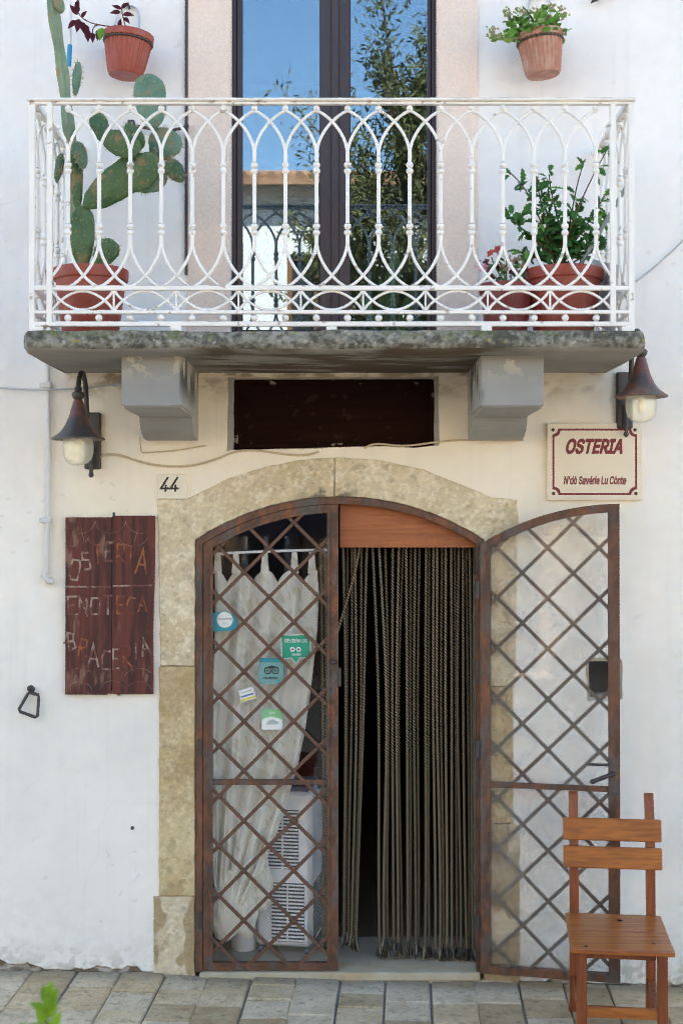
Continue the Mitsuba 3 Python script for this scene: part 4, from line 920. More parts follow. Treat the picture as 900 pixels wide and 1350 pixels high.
cable('cable', [(-60, 509, .012), (0, 511, .012), (60, 513.5, .04), (110, 511, .012), (166, 505, .012)], 0.0042, 'cable_grey', 'thin grey cable crossing the wall behind the conduit pipe to the corbel')
cable('cable_001', [(130, 604, .015), (142, 599, .012), (158, 600, .012), (180, 607, .010), (215, 614, .010), (260, 612, .010), (290, 603, .010), (308, 596, .010), (340, 594, .008), (420, 595, .008)], 0.0048, 'cable_cream', 'cream cable sagging from the left lamp to the dark transom window')
cable('cable_002', [(184, 577, .01), (186, 594, .01), (188, 597, .01), (230, 594, .01), (272, 587, .01)], 0.003, 'cable_cream', 'short loose cream wire under the left corbel', True)
cable('cable_003', [(480, 591, .01), (498, 585, .012), (520, 587, .012), (580, 582, .01), (640, 580, .01), (690, 580, .01)], 0.0042, 'cable_cream', 'cream cable running from the transom window under the right corbel')
cable('cable_004', [(838, 371, .012), (870, 345, .012), (905, 312, .012), (990, 240, .012)], 0.004, 'cable_grey', 'grey cable climbing diagonally across the wall right of the balcony')
k = 'wall_ring'; thing(k, 'black iron trapezoid ring hanging on the wall below the board sign', 'ring')
rp = [P(39, 913, .022), P(51, 916, .022), P(51.5, 921, .026), P(50, 944, .03), P(47, 945.5, .03), P(27, 938, .03), P(25.5, 935, .03), P(37, 915, .022)]
add(k + '__loop', tube(rp, 0.0068, 8, closed=True), 'dark_iron', smooth=60)
add(k + '__eye', [tube([P(44, 907, .0), P(44, 910, .028)], 0.008, 8), put(lathe([(0.016, 0), (0.015, 0.004), (0.006, 0.006)], 14), basis((1, 0, 0), (0, -1, 0), P(41, 908, 0)))], 'dark_iron', smooth=40)
add('wall_plug', put(lathe([(0.008, 0), (0.007, 0.006), (0.003, 0.008)], 10), basis((1, 0, 0), (0, -1, 0), P(175, 1091, 0))), 'dark_iron', smooth=40); thing('wall_plug', 'tiny dark bolt in the white wall left of the doorway', 'bolt')

# ------------------------------------------------------------------ pots and plants
def flower_pot(key, base, rt, rb, h, mat_, tiltdeg=0, tilt_axis=(0, 1, 0), flutes=0, label='', group=None):
    thing(key, label, 'flower pot', group)
    rim = 0.16 * h
    prof = [(rb * 0.96, 0), (rb, 0.006)] + [(rb + (rt * 0.93 - rb) * t ** 0.85, h * 0.82 * t + 0.006) for t in np.linspace(0.05, 1, 9)] + [(rt * 0.98, h - rim), (rt, h - rim + 0.004), (rt * 1.015, h - 0.006), (rt, h), (rt * 0.93, h), (rt * 0.90, h - 0.03), (rt * 0.88, h - 0.03)]
    m = lathe(prof, 168 if flutes else 48, (0, 0, 0), (2, 10, flutes, 0.035) if flutes else None)
    M = np.eye(4); M[:3, 3] = base
    M = M @ rotm(tilt_axis, tiltdeg)
    add(key + '__pot', put(m, M), mat_, smooth=50)
    add(key + '__soil', put(lathe([(rt * 0.89, h - 0.032), (rt * 0.5, h - 0.02), (0.002, h - 0.018)], 24), M), 'soil')
    return M
BZ = ztop + 0.002
# hanging pots
def hanger(key, M, h, rt, top):
    rz_ = h * 0.80
    ring = [[(rt * 0.965) * math.cos(t), (rt * 0.965) * math.sin(t), rz_] for t in np.linspace(0, 2 * math.pi, 40, endpoint=False)]
    add(key + '__hoop', put(tube(ring, 0.0042, 8, closed=True), M), 'wire_dark', smooth=60)
    pts = [(M @ np.array([-rt * .6, rt * .7, rz_, 1]))[:3], top + [-0.045, 0.02, -0.03], top + [-.02, 0.02, 0.0], top + [.02, .02, 0.0], top + [0.04, 0.02, -0.03], (M @ np.array([rt * .55, rt * .7, rz_, 1]))[:3]]
    add(key + '__hanger', tube(spline(pts, 30), 0.004, 8), 'steel', smooth=60)
    add(key + '__nail', tube([top + [0, 0.05, -.004], top + [0, -.005, -.004]], 0.006, 8), 'dark_iron', smooth=40)
d = 0.14
c = P(164, 98, d); M1 = flower_pot('hanging_pot', c, 0.104, 0.070, 0.172, 'pot_red', 5, (0, 1, 0), 28, 'red ribbed flower pot hung on the wall at upper left by a wire hoop', 'ribbed pots hung on the wall')
hanger('hanging_pot', M1, 0.172, 0.104, P(168, 3, 0.03))
c = P(717, 97, d); M2 = flower_pot('hanging_pot_001', c, 0.098, 0.070, 0.172, 'pot_faded', -6, (0, 1, 0), 28, 'faded terracotta ribbed flower pot hung on the wall at upper right', 'ribbed pots hung on the wall')
hanger('hanging_pot_001', M2, 0.172, 0.098, P(714, -12, 0.03))
rg = random.Random(3)
def rdir(rg, up=0.3):
    while True:
        v = np.array([rg.uniform(-1, 1), rg.uniform(-1, 1), rg.uniform(-1, 1)])
        if 0.1 < np.linalg.norm(v) < 1: v /= np.linalg.norm(v); v[2] += up; return v / np.linalg.norm(v)
# purple trailing plant
k = 'purple_plant'; thing(k, 'purple-leaved trailing plant drooping from the red hanging pot', 'plant')
o = (M1 @ np.array([0, 0, 0.15, 1]))[:3]
br = [spline([o, P(148, 33, d), P(130, 30, d + .02), P(112, 24, d + .03), P(102, 14, d + .03)], 20), spline([o, P(164, 30, d), P(160, 14, d), P(159, 6, d)], 14), spline([P(128, 30, d + .02), P(122, 34, d + .03), P(121, 40, d + .03)], 8), spline([o, P(158, 36, d), P(150, 30, d)], 8)]
for b_ in br: add(k + '__stem', tube(b_, np.linspace(0.0035, 0.002, len(b_)), 6), 'stem_purple', smooth=60)
for (a_, b_, dxx, dzz, L) in ((102, 14, -.2, .9, .045), (101, 17, -.35, .5, .05), (103, 22, -.1, -.9, .06), (107, 26, .25, -1, .055), (99, 24, -.5, -.6, .05), (114, 36, .1, -1, .055), (121, 40, .05, -1, .045), (112, 30, .2, -.9, .05), (130, 36, -.15, -1, .05), (159, 8, .6, .4, .04), (159, 9, -.6, .2, .04),
                              (158, 13, -.8, -.1, .045), (161, 16, .7, -.1, .05), (162, 20, .5, -.5, .04), (156, 33, .2, .8, .035), (100, 9, .2, 1, .04), (106, 20, .5, .5, .035)):
    add(k + '__leaf', put(leaf(L, L * 0.5, curl=0.15), basis((dxx, -0.25, dzz), (0.2, -1, 0.3), P(a_, b_, d + .03))), 'leaf_purple', smooth=True)
add(k + '__leaf', put(leaf(.055, .035), basis((-.2, -.3, -1), (0, -1, .2), P(134, 34, d + .09))), 'leaf_bright', smooth=True)
# green succulent with faded flowers in the right pot
k = 'succulent'; thing(k, 'bushy green succulent with faded pinkish blooms in the right hanging pot', 'plant')
o = (M2 @ np.array([0, 0, 0.16, 1]))[:3]; sz = (CAMD - d) / F
for i in range(11):
    t = (i / 10 - 0.5) * 2
    tip = o + [t * 0.13 - 0.03, rg.uniform(-0.09, 0.05), 0.09 - 0.05 * t * t + rg.uniform(-.015, .015)]
    add(k + '__stem', tube(spline([o + [t * .04, 0, 0], (o + tip) / 2 + [0, 0, .02], tip], 8), 0.003, 6), 'stem_green')
for i in range(150):
    a_ = rg.uniform(0, 6.28); r_ = math.sqrt(rg.random())
    q = o + [r_ * math.cos(a_) * 0.135 - 0.02, r_ * math.sin(a_) * 0.095 - 0.02, 0.0]
    q[2] += 0.02 + 0.10 * (1 - r_ ** 2) * rg.uniform(0.2, 1) - 0.02 * r_
    L = rg.uniform(0.026, 0.042)
    add(k + '__leaf', put(leaf(L, L * 0.85, 'round', 0.15, 0.12, 5), basis(rdir(rg, 0.2) + np.array([0.3 * math.cos(a_), -0.4, 0]), (rg.uniform(-.5, .5), -0.8, 0.8), q)), rg.choice(('leaf_bright', 'leaf_bright', 'leaf_pale')), smooth=True)
for i in range(22):          # the shoot that hangs out on the left
    t = i / 21; q = P(690 - 38 * t, 44 - 6 * t + 14 * t * t, d + .04) + [0, rg.uniform(-.02, .02), rg.uniform(-.02, .025)]
    L = rg.uniform(0.022, 0.036)
    add(k + '__leaf', put(leaf(L, L * 0.8, 'round', 0.15, 0.12, 5), basis(rdir(rg, 0) + np.array([-.3, -.4, -.2]), (0, -0.9, 0.6), q)), rg.choice(('leaf_bright', 'leaf_pale')), smooth=True)
def bloom(c, n, r, mats, key):
    for m_ in mats:
        ms = []
        for i in range(n // len(mats)):
            q = np.array(c) + np.array([rg.gauss(0, r * .5), rg.gauss(0, r * .4), rg.gauss(0, r * .38)])
            for s in range(4):
                a_ = s * 1.57 + rg.uniform(0, 1)
                ms.append(put(leaf(0.0065, 0.005, 'round', 0.1, 0.1, 3), basis((math.cos(a_), -0.3, math.sin(a_)), (0, -1, .3), q)))
        add(key, ms, m_, kind='stuff')
for (a_, b_) in ((672, 18), (684, 12), (668, 12), (650, 36), (655, 46), (646, 42), (710, 12), (728, 6), (738, 10), (744, 16), (700, 14), (720, 18), (735, 22)):
    bloom(P(a_, b_, d + .06), 14, 0.020, ('petal_dusty', 'leaf_pale'), k + '__flower_head')
# cactus pot and plants
sB, dB = (CAMD - 0.43) / F, 0.43
def bp(a_, b_, dd=0.43): return P(a_, b_, dd)
c = bp(119, 400); c[2] = BZ
flower_pot('balcony_pot', c, 0.146, 0.105, 0.275, 'pot_red', 0, (0, 1, 0), 0, 'wide terracotta-red pot holding the cactus at the left end of the balcony')
k = 'prickly_pear'; thing(k, 'prickly pear cactus with flat green and bluish pads in the left balcony pot', 'cactus')
def pad(a_, b_, hx, hy, rot, yaw, mat_, dd=0.43, th=0.012):
    m = trimesh.creation.icosphere(4, 1.0); v = m.vertices.copy()
    s = (CAMD - dd) / F
    taper = 1 + 0.18 * v[:, 2]
    v[:, 0] *= taper
    q = v * [hx * s, max(th, 0.25 * min(hx, hy) * s), hy * s]
    q *= (1 + 0.16 * (meshkit.fbm(v * 1.6 + a_, 3, 1) - 0.5))[:, None] * np.array([1, 1, 1]); q += 0.0035 * (meshkit.fbm(v * 5 + a_, 3, 1) - 0.5)[:, None] * 2
    m.vertices = q
    M = np.eye(4); M[:3, 3] = P(a_, b_, dd)
    M = M @ rotm((0, 1, 0), rot) @ rotm((0, 0, 1), yaw)
    pk = add(k + '__pad', put(m, M), mat_, smooth=True)
    pm = put(m, M); ro = random.Random(int(a_ * 7 + b_)); sp = []
    for t in range(46):
        i = ro.randrange(len(pm.vertices)); nv = pm.vertex_normals[i]
        for s_ in range(3):
            dv = nv + np.array([ro.uniform(-.6, .6) for _ in range(3)]); dv /= np.linalg.norm(dv)
            sp.append(tube([pm.vertices[i] - 0.001 * nv, pm.vertices[i] + dv * 0.013], [0.0011, 0.0004], 3))
    add(pk + '__spines', sp, 'spine', kind='stuff')
for args in ((108, 311, 16, 43, 0, 10, 'pad_green', .43), (138, 333, 15, 21, 35, 15, 'pad_green', .45), (100, 232, 9, 46, -2, 30, 'pad_green', .42), (154, 239, 23, 53, 54, 10, 'pad_green', .44), (197, 235, 18, 24, 60, 0, 'pad_blue', .42),
             (190, 226, 18, 28, 30, 15, 'pad_green', .46), (157, 187, 17, 28, 112, 0, 'pad_green', .49), (131, 166, 12, 23, -18, 20, 'pad_green', .48), (198, 131, 21, 37, -8, 0, 'pad_blue', .40), (216, 189, 22, 22, 25, 0, 'pad_blue', .38), (230, 224, 12, 18, -35, 10, 'pad_green', .44),
             (100, 102, 6, 23, 6, 40, 'pad_blue', .38), (105, 203, 9, 19, -15, 20, 'pad_blue', .45), (77, 220, 6, 20, 10, 40, 'pad_blue', .40), (176, 178, 12, 20, 150, 20, 'pad_green', .44)):
    pad(*args)
k = 'column_cactus'; thing(k, 'tall ribbed column cactus leaning up the wall behind the railing', 'cactus')
cp = spline([P(62, -60, .38), P(68, 0, .38), P(77, 60, .38), P(84, 110, .38), P(90, 165, .40), P(95, 200, .39), P(99, 262, .38), P(104, 356, .38)], 70)
m = tube(cp, 0.020 + 0.002 * np.sin(np.arange(70) * 0.55), 25)
vv = m.vertices[:70 * 25].reshape(70, 25, 3); rel = vv - cp[:, None]; vv = cp[:, None] + rel * (1 + 0.22 * np.cos(np.arange(25) * 2 * np.pi / 5))[None, :, None]
m.vertices[:70 * 25] = vv.reshape(-1, 3)
add(k + '__column', m, 'column_green', smooth=50)
add(k + '__column', put(trimesh.creation.icosphere(3, 1.0), np.diag([.022, .022, .04, 1])).apply_transform(basis((1, 0, 0.3), (-.3, 0, 1), P(76, 2, .39))), 'column_green', smooth=True)
# holly
c = bp(743, 400, .42); c[2] = BZ
flower_pot('balcony_pot_001', c, 0.155, 0.112, 0.275, 'pot_red', 0, (0, 1, 0), 0, 'wide red pot with the holly at the right end of the balcony')
k = 'holly_bush'; thing(k, 'small holly bush with dark spiny leaves in the right balcony pot', 'plant')
o = c + [0, 0, 0.25]
tips = [((737, 350), (752, 290), (762, 240), (772, 208)), ((740, 350), (760, 280), (785, 225), (803, 192)), ((735, 350), (720, 290), (708, 240), (706, 228)), ((733, 350), (716, 300), (690, 245), (672, 226)), ((735, 350), (712, 320), (688, 300), (672, 284)),
        ((740, 350), (736, 290), (726, 245), (724, 228)), ((742, 352), (770, 300), (790, 270), (797, 255)), ((742, 352), (775, 320), (792, 300), (800, 288)), ((736, 352), (728, 310), (722, 280), (715, 262)), ((738, 352), (750, 320), (758, 290), (764, 275)), ((734, 354), (712, 340), (694, 336), (683, 330)), ((742, 354), (764, 340), (780, 330), (800, 320)),
        ((738, 354), (730, 335), (725, 320), (719, 300)), ((739, 354), (745, 335), (748, 315), (742, 300))]
nl = 0
for i, tp in enumerate(tips):
    dd = 0.42 + rg.uniform(-0.07, 0.09)
    cv = spline([P(a_, b_, 0.42 + (dd - 0.42) * j / 3) for j, (a_, b_) in enumerate(tp)], 24)
    add(k + '__stem', tube(cv, np.linspace(0.0045, 0.002, 24), 6), 'stem_brown', smooth=60)
    sparse = i in (0, 1)
    for j in range(5, 24):
        t = j / 23
        if sparse and j < 22 and rg.random() < (0.75 if j > 9 else 0.3): continue
        for s in range(1 if rg.random() < .45 else 2):
            L = rg.uniform(0.040, 0.060) * (1.0 if t < .9 else .85)
            q = cv[j] + np.array([rg.uniform(-.012, .012), rg.uniform(-.02, .02), rg.uniform(-.01, .01)])
            add(k + '__leaf', put(leaf(L, L * 0.55, 'holly', rg.uniform(0.05, 0.3), 0.3, 8), basis(rdir(rg, 0.25), (rg.uniform(-.8, .8), -0.7, 0.8), q)), 'leaf_bright' if rg.random() < .1 else 'leaf_holly', smooth=True); nl += 1
# kalanchoe
c = bp(667, 400, .44); c[2] = BZ
flower_pot('balcony_pot_002', c, 0.105, 0.078, 0.215, 'pot_dark_red', 0, (0, 1, 0), 0, 'smaller dark red pot with red flowers beside the holly pot')
k = 'red_kalanchoe'; thing(k, 'small plant with dusty red flower clusters in the dark red pot', 'plant')
o = c + [0, 0, 0.2]
for (a_, b_) in ((648, 338), (656, 328), (668, 340), (680, 338), (664, 350), (692, 350), (640, 350)):
    tip = P(a_, b_, .46); add(k + '__stem', tube(spline([o + [rg.uniform(-.03, .03), 0, 0], (o + tip) / 2, tip], 8), 0.0028, 6), 'stem_green')
for i in range(46):
    q = P(rg.uniform(640, 696), rg.uniform(342, 374), .44) + [0, rg.uniform(-.06, .05), 0]; L = rg.uniform(0.025, 0.04)
    add(k + '__leaf', put(leaf(L, L * .65, 'round', .2, .2, 5), basis(rdir(rg, .2), (0, -.7, .8), q)), rg.choice(('leaf_dark', 'leaf_holly', 'leaf_bright', 'leaf_purple')), smooth=True)
for (a_, b_, mt) in ((652, 329, 'petal_red'), (659, 328, 'petal_red'), (646, 333, 'petal_red'), (640, 346, 'leaf_purple'), (672, 343, 'petal_dusty'), (683, 340, 'petal_dusty'), (690, 346, 'petal_dusty'), (632, 349, 'petal_pink'), (637, 352, 'petal_pink'), (664, 352, 'petal_dusty')):
    bloom(P(a_, b_, .48), 12, 0.017, (mt,), k + '__flower_head')
# grey stick, mop pole, board, latch arm, bottle
add('grey_pole', tube([P(757, 362, .40), P(828, 242, .50)], 0.0085, 10), 'pole_grey', smooth=40); thing('grey_pole', 'plain grey metal pole leaning out of the holly pot', 'pole')
thing('mop_pole', 'thin white pole with blue sleeve standing behind the cactus', 'pole')
q0, q1, q2, q3 = P(84, 440, .22), P(89.5, 86, .14), P(91, 57, .135), P(93, -40, .12); q0[2] = BZ
add('mop_pole__shaft', tube([q0, q1], 0.008, 10), 'plastic_white', smooth=40); add('mop_pole__sleeve', tube([q1, q2], 0.010, 10), 'plastic_blue', smooth=40); add('mop_pole__upper_shaft', tube([q2, q3], 0.0065, 10), 'plastic_white', smooth=40)
add('leaning_board', put(bx(-0.006, 0.006, -0.26, 0.26, 0, 0.26, 0.002), np.array([[1, 0, 0.06, 1.035], [0, 1, 0, -0.33], [0, 0.25, 1, BZ + 0.07], [0, 0, 0, 1.0]])), 'cable_grey'); thing('leaning_board', 'pale grey board leaning inside the right end of the railing', 'board')
k = 'latch_arm'; thing(k, 'dark horizontal shutter latch arm with steel pin behind the cactus', 'latch')
add(k + '__arm', [tube(spline([P(246, 164, .05), P(215, 170, .05), P(188, 166, .05), P(172, 163, .05)], 14), 0.007, 8), bx(P(168, 0, .05)[0], P(177, 0, .05)[0], -0.065, -0.035, P(0, 166, .05)[2], P(0, 157, .05)[2], .003)], 'dark_iron', smooth=40)
add(k + '__pin', tube([P(171, 180, .05), P(171, 166, .05)], 0.014, 14), 'steel', smooth=40)
add(k + '__wall_pin', tube([P(246, 164, .055), P(246, 164, -.01)], 0.008, 8), 'dark_iron')
k = 'plastic_bottle'; thing(k, 'clear plastic bottle hanging on the wall behind the cactus pads', 'bottle')
q = P(142, 222, .06)
add(k + '__bottle', lathe([(0.004, -0.03), (0.042, -0.028), (0.045, 0.03), (0.04, 0.06), (0.015, 0.085), (0.015, 0.1)], 24, q), 'clear_plastic', smooth=40)
add(k + '__cap', lathe([(0.017, 0.098), (0.017, 0.118), (0.002, 0.119)], 16, q), 'sticker_green', smooth=40)
add(k + '__wire', tube([q + [0, 0, 0.11], q + [0, 0.06, 0.17]], 0.002, 6), 'wire_dark')
# snake plant behind the balcony glass
c = np.array([dx(515), 0.45, 2.602])
flower_pot('indoor_pot', c, 0.13, 0.10, 0.14, 'pot_faded', 0, (0, 1, 0), 0, 'low terracotta pot standing indoors behind the balcony door glass')
k = 'snake_plant'; thing(k, 'snake plant with tall pointed leaves behind the right balcony pane', 'plant')
for (a_, L, lean, yaw) in ((505, 0.36, 0.05, .1), (512, 0.44, 0.12, -.2), (522, 0.52, 0.03, .1), (498, .26, -.35, .2), (530, .30, .3, 0), (516, .34, -.12, .4)):
    m = put(leaf(L, 0.055, 'lance', 0.02, 0.35, 10), basis((lean, -0.06, 1), (yaw, -1, 0), np.array([dx(515) + (a_ - 515) * .002, 0.40, 2.70])))
    add(k + '__leaf', m, 'leaf_snake', smooth=True)
# bird ornament at the very top of the wall
k = 'swallow_ornament'; thing(k, 'dark swallow-shaped wall ornament cut off at the top edge', 'ornament')
q = P(800, -18, .03)
bm = trimesh.creation.icosphere(3, 1.0); bm.apply_scale([0.05, 0.014, 0.016]); bm.apply_transform(rotm((0, 1, 0), -30)); bm.apply_translation(q)
add(k + '__body', bm, 'black_paint', smooth=True)
for dv in ((-0.068, -0.064), (0.07, 0.09)):
    w = np.array([q, q + [dv[0] * .5 - .015, -.012, dv[1] * .5 + .005], q + [dv[0], -.004, dv[1]], q + [dv[0] * .5 + .02, -.012, dv[1] * .5 - .012]])
    add(k + '__wing', hull(np.vstack([w, w + [0, 0.004, 0]])), 'black_paint')

# ------------------------------------------------------------------ chair
k = 'wooden_chair'; thing(k, 'varnished orange-brown wooden chair with two back slats beside the open leaf', 'chair')
cx0, cy0 = 1.052, -0.55           # seat centre
MC = rotm((0, 0, 1), -7.2); MC[0, 3], MC[1, 3], MC[2, 3] = cx0, cy0, gz(cx0, cy0) + 0.004
def cadd(n, m, w): add(f'{k}__{n}', put(m, MC), w)
SH = 0.405
for i, (y0, y1) in enumerate(((-0.235, -0.013), (-0.009, 0.215))):
    cadd('seat_board', hull([[x, y, z] for x, y, z in [(-0.187 - (0.006 if y0 < -.1 and s == 0 else 0), 0, 0) for s in (0,)]] + [[s * (0.190 if yy == -0.235 else 0.185), yy, zz] for s in (-1, 1) for yy in (y0, y1) for zz in (SH - 0.016, SH - 0.004)] + [[s * (0.186 if yy == -0.235 else 0.181), yy + (0.004 if yy == y0 else -0.002), SH] for s in (-1, 1) for yy in (y0, y1)][:0] + [[s * 0.183, yy + (0.005 if yy == y0 else -0.0025), SH] for s in (-1, 1) for yy in (y0, y1)])
         if False else bx(-0.187, 0.187, y0, y1, SH - 0.018, SH, 0.004), 'chair_wood_x')
lw = 0.018
for qx, qy, qr in ((-0.13, -0.20, 0.007), (0.02, 0.13, 0.012), (0.12, -0.14, 0.005)):
    cadd('wood_knot', lathe([(qr, 0), (qr * .9, 0.0008), (0.001, 0.0009)], 12, (qx, qy, SH)), 'lintel_wood')
for s in (-1, 1):
    cadd('front_leg', bx(s * 0.145 - lw, s * 0.145 + lw, -0.195 - lw, -0.195 + lw, 0.0, SH - 0.019, 0.003), 'chair_wood_z')
    # rear leg and back post in one piece, raked
    prof = [(0.225, 0.0), (0.265, 0.0), (0.235, 0.40), (0.262, 0.66), (0.29, 0.80), (0.312, 0.86), (0.300, 0.872), (0.284, 0.862), (0.262, 0.80), (0.235, 0.67), (0.2165, 0.40)]
    m = trimesh.creation.extrude_polygon(Polygon([(y, z) for y, z in prof]), 2 * lw, engine='earcut')
    m.apply_transform(np.array([[0, 0, 1, s * 0.150 - lw], [1, 0, 0, 0], [0, 1, 0, 0], [0, 0, 0, 1.0]]))
    cadd('back_post', fixn(m), 'chair_wood_z')
    cadd('side_stretcher', bx(s * 0.147 - 0.009, s * 0.147 + 0.009, -0.178, 0.222, 0.115, 0.15, 0.002), 'chair_wood_z')
    cadd('side_apron', bx(s * 0.146 - 0.009, s * 0.146 + 0.009, -0.178, 0.218, SH - 0.07, SH - 0.02, 0.002), 'chair_wood_z')
cadd('front_stretcher', bx(-0.128, 0.128, -0.204, -0.186, 0.145, 0.185, 0.002), 'chair_wood_x'); labels_dark = None
cadd('front_apron', bx(-0.128, 0.128, -0.150, -0.135, SH - 0.06, SH - 0.02, 0.002), 'chair_wood_z')
cadd('rear_stretcher', bx(-0.130, 0.130, 0.222, 0.238, SH - 0.085, SH - 0.03, 0.002), 'chair_wood_x')
for z0, z1, y in ((0.69, 0.778, 0.238), (0.585, 0.67, 0.216)):
    m = bx(-0.193, 0.193, -0.010, 0.010, -(z1 - z0) / 2, (z1 - z0) / 2, 0.004); m.apply_transform(rotm((1, 0, 0), -8)); m.apply_translation([0, y, (z0 + z1) / 2])
    cadd('back_slat', m, 'chair_wood_x')

# ------------------------------------------------------------------ shrub tip in front of the camera
k = 'laurel_shrub'; thing(k, 'bright green leafy shoot rising into the bottom left corner', 'plant')
fd = 4.05
base = P(62, 1340, fd); gx = np.array([base[0] - 0.02, -fd, gz(base[0], -fd)])
add(k + '__stem', tube(spline([gx + [0, 0, .25], gx + [0.01, 0, 0.8], base - [0, 0, .05], P(64, 1302, fd)], 30), np.linspace(0.008, 0.002, 30), 8), 'stem_green', smooth=60)
for (a_, b_, dx_, dy_, dz_, L) in ((64, 1317, .25, -.2, 1, .024), (62, 1322, -.15, .1, 1, .022), (66, 1324, .5, .1, 1, .022), (62, 1328, -.95, -.2, .4, .020), (64, 1334, .1, -.5, .9, .026), (66, 1340, .35, -.2, .9, .026), (62, 1348, -.3, -.4, .9, .028), (60, 1352, -.9, -.2, .05, .022), (66, 1358, .5, 0, .8, .026), (62, 1375, -.8, .2, .5, .04), (66, 1380, .8, -.2, .5, .04), (64, 1400, 0, -.9, .5, .045), (62, 1430, -.9, 0, .4, .05), (66, 1440, .9, .1, .4, .05)):
    add(k + '__leaf', put(leaf(L, L * 0.46, 'oval', 0.08, 0.35, 8), basis((dx_, dy_, dz_), (0.2, -1, 0.1), P(a_, b_, fd))), 'leaf_shrub', smooth=True)
flower_pot('street_pot', np.array([gx[0], gx[1], gx[2] + 0.002]), 0.17, 0.12, 0.28, 'pot_red', 0, (0, 1, 0), 0, 'red pot on the street below the green shoot')

# ------------------------------------------------------------------ across the street: what the glass mirrors
k = 'opposite_house'; thing(k, 'white house with tiled roof across the street, mirrored in the balcony glass', 'house')
oy = -12.0
wins = [sbox(-2.1, 4.55, -1.35, 5.75), sbox(-0.75, 4.3, 0.05, 5.6), sbox(-4.6, 4.4, -3.7, 5.8), sbox(1.4, 4.4, 2.3, 5.8)]
upper = sbox(-9, 3.6, 4.5, 6.6).difference(unary_union(wins))
mo = extr(upper, oy - 0.3, oy); add(k + '__upper_wall', mo, 'far_white')
low_w = [sbox(-1.35, 1.0, -0.7, 2.6), sbox(-3.6, 0.0, -2.4, 2.5), sbox(0.6, 0.0, 1.8, 2.6)]
add(k + '__lower_wall', extr(sbox(-9, -0.6, 4.5, 3.6).difference(unary_union(low_w)), oy - 0.3, oy - 0.02), 'far_stone')
for w in wins + low_w:
    x0, z0, x1, z1 = w.bounds
    fr = w.difference(unary_union([sbox(x0 + .07, z0 + .07, (x0 + x1) / 2 - .03, z1 - .07), sbox((x0 + x1) / 2 + .03, z0 + .07, x1 - .07, z1 - .07)]))
    n_ = add(k + '__window', extr(fr, oy - 0.2, oy - 0.06), 'far_frame' if z0 > 3 or x0 < -2 or x0 > 0 else 'plastic_white')
    add(n_ + '__pane', bx(x0 + .02, x1 - .02, oy - 0.16, oy - 0.14, z0 + .02, z1 - .02), 'far_glass')
add(k + '__roof', [tm([[-9.4, oy + 0.45, 6.55], [4.9, oy + 0.45, 6.55], [4.9, oy - 2.6, 7.40], [-9.4, oy - 2.6, 7.40], [-9.4, oy + 0.45, 6.45], [4.9, oy + 0.45, 6.45], [4.9, oy - 2.6, 7.3], [-9.4, oy - 2.6, 7.3]], [[0, 1, 2], [0, 2, 3], [4, 6, 5], [4, 7, 6], [0, 4, 5], [0, 5, 1]])] +
    [tube([[x, oy + 0.46, 6.56], [x, oy - 2.6, 7.41]], 0.07, 6) for x in np.arange(-9.3, 4.9, 0.19)], 'roof_tile')
add(k + '__back', [bx(-9, 4.5, oy - 7.5, oy - 7.3, -.6, 6.6), bx(-9, -8.7, oy - 7.3, oy - 0.31, -.6, 6.5), bx(4.2, 4.5, oy - 7.3, oy - .31, -.6, 6.5)], 'far_white')
add(k + '__awning', hull([[-0.65, oy + .0, 2.5], [-.05, oy, 2.5], [-.05, oy + .9, 2.05], [-.65, oy + .9, 2.05], [-.65, oy + .9, 1.95], [-.05, oy + .9, 1.95]]), 'awning_teal')
def parasol(key, x, y, label):
    thing(key, label, 'parasol', 'parasols across the street')
    add(key + '__canopy', trimesh.creation.cone(1.15, 0.5, sections=8, transform=trimesh.transformations.translation_matrix([x, y, 1.75])), 'awning_navy'); add(key + '__pole', tube([[x, y, gz(0, -6) - .1], [x, y, 2.2]], 0.03, 8), 'dark_iron')
parasol('parasol', -0.5, -10.3, 'navy parasol in front of the house across the street'); parasol('parasol_001', -2.9, -10.2, 'navy parasol farther along the house across the street')
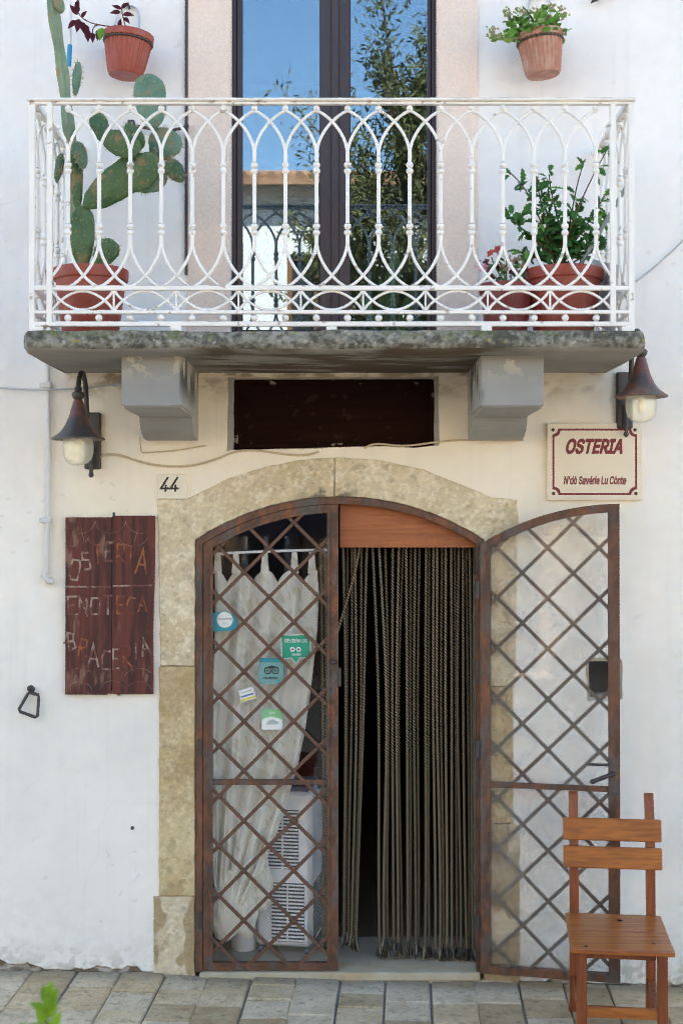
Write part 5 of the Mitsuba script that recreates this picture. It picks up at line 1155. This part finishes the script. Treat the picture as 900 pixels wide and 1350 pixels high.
# olive tree
k = 'olive_tree'; thing(k, 'olive tree across the lane, mirrored in the balcony door glass', 'tree')
rt = random.Random(21); tx_, ty_ = 0.80, -7.6
zg = gz(1, -6) - 0.04
trunk = spline([[tx_ + .3, ty_, zg], [tx_ + .2, ty_ - .05, 1.2], [tx_ + .05, ty_, 2.3], [tx_, ty_, 3.4], [tx_ - .1, ty_, 5.0], [tx_ - .15, ty_, 6.5]], 40)
add(k + '__trunk', tube(trunk, np.linspace(0.16, 0.015, 40), 12), 'bark', smooth=60)
nodes = []
for i in range(64):
    h = rt.uniform(2.2, 6.2); b0 = np.array([np.interp(h, trunk[:, 2], trunk[:, j]) for j in range(3)])
    a_ = rt.uniform(0, 6.28); r_ = rt.uniform(0.5, 1.25) * (1.0 if h < 4.4 else 0.6)
    e = b0 + [math.cos(a_) * r_, math.sin(a_) * r_, rt.uniform(0.5, 1.5)]
    cv = spline([b0, (b0 + e) / 2 + [0, 0, -.12], e], 10)
    add(k + '__limb', tube(cv, np.linspace(0.03, 0.008, 10), 6), 'bark', smooth=60)
    for j in range(3, 10): nodes.append((cv[j], h))
    for s in range(3):
        e2 = cv[6 + s] + np.array([rt.uniform(-.35, .35), rt.uniform(-.35, .35), rt.uniform(.1, .75)])
        for t in np.linspace(0, 1, 6): nodes.append((cv[6 + s] + (e2 - cv[6 + s]) * t, h))
for i in range(22):           # long thin shoots that stand out of the crown
    h = rt.uniform(3.2, 5.6); b0 = np.array([np.interp(h, trunk[:, 2], trunk[:, j]) for j in range(3)])
    sd = -1 if i < 16 else 1
    e = b0 + [sd * rt.uniform(0.7, 1.5), rt.uniform(-.5, .5), rt.uniform(0.5, 1.3)]
    cv = spline([b0, (b0 + e) / 2 + [0, 0, -.1], e], 14)
    add(k + '__limb', tube(cv, np.linspace(0.02, 0.005, 14), 6), 'bark', smooth=60)
    for j in range(4, 14): nodes.append((cv[j], 9))
base_leaf = leaf(0.09, 0.026, 'lance', 0.05, 0.2, 2)
V, Fc, nb = [], [], 0
for q, h in nodes:
    sp = 0.06 if h > 4.6 else 0.09
    for s in range(9 if h > 4.6 else 24):
        pt = q + np.array([rt.gauss(0, sp), rt.gauss(0, sp), rt.gauss(0, sp)])
        M = basis(rdir(rt, .35), rdir(rt, .2), pt); v = base_leaf.vertices @ M[:3, :3].T + pt
        V.append(v); Fc.append(base_leaf.faces + nb); nb += len(v)
add(k + '__crown', tm(np.vstack(V), np.vstack(Fc)), 'leaf_olive', smooth=True, kind='stuff')
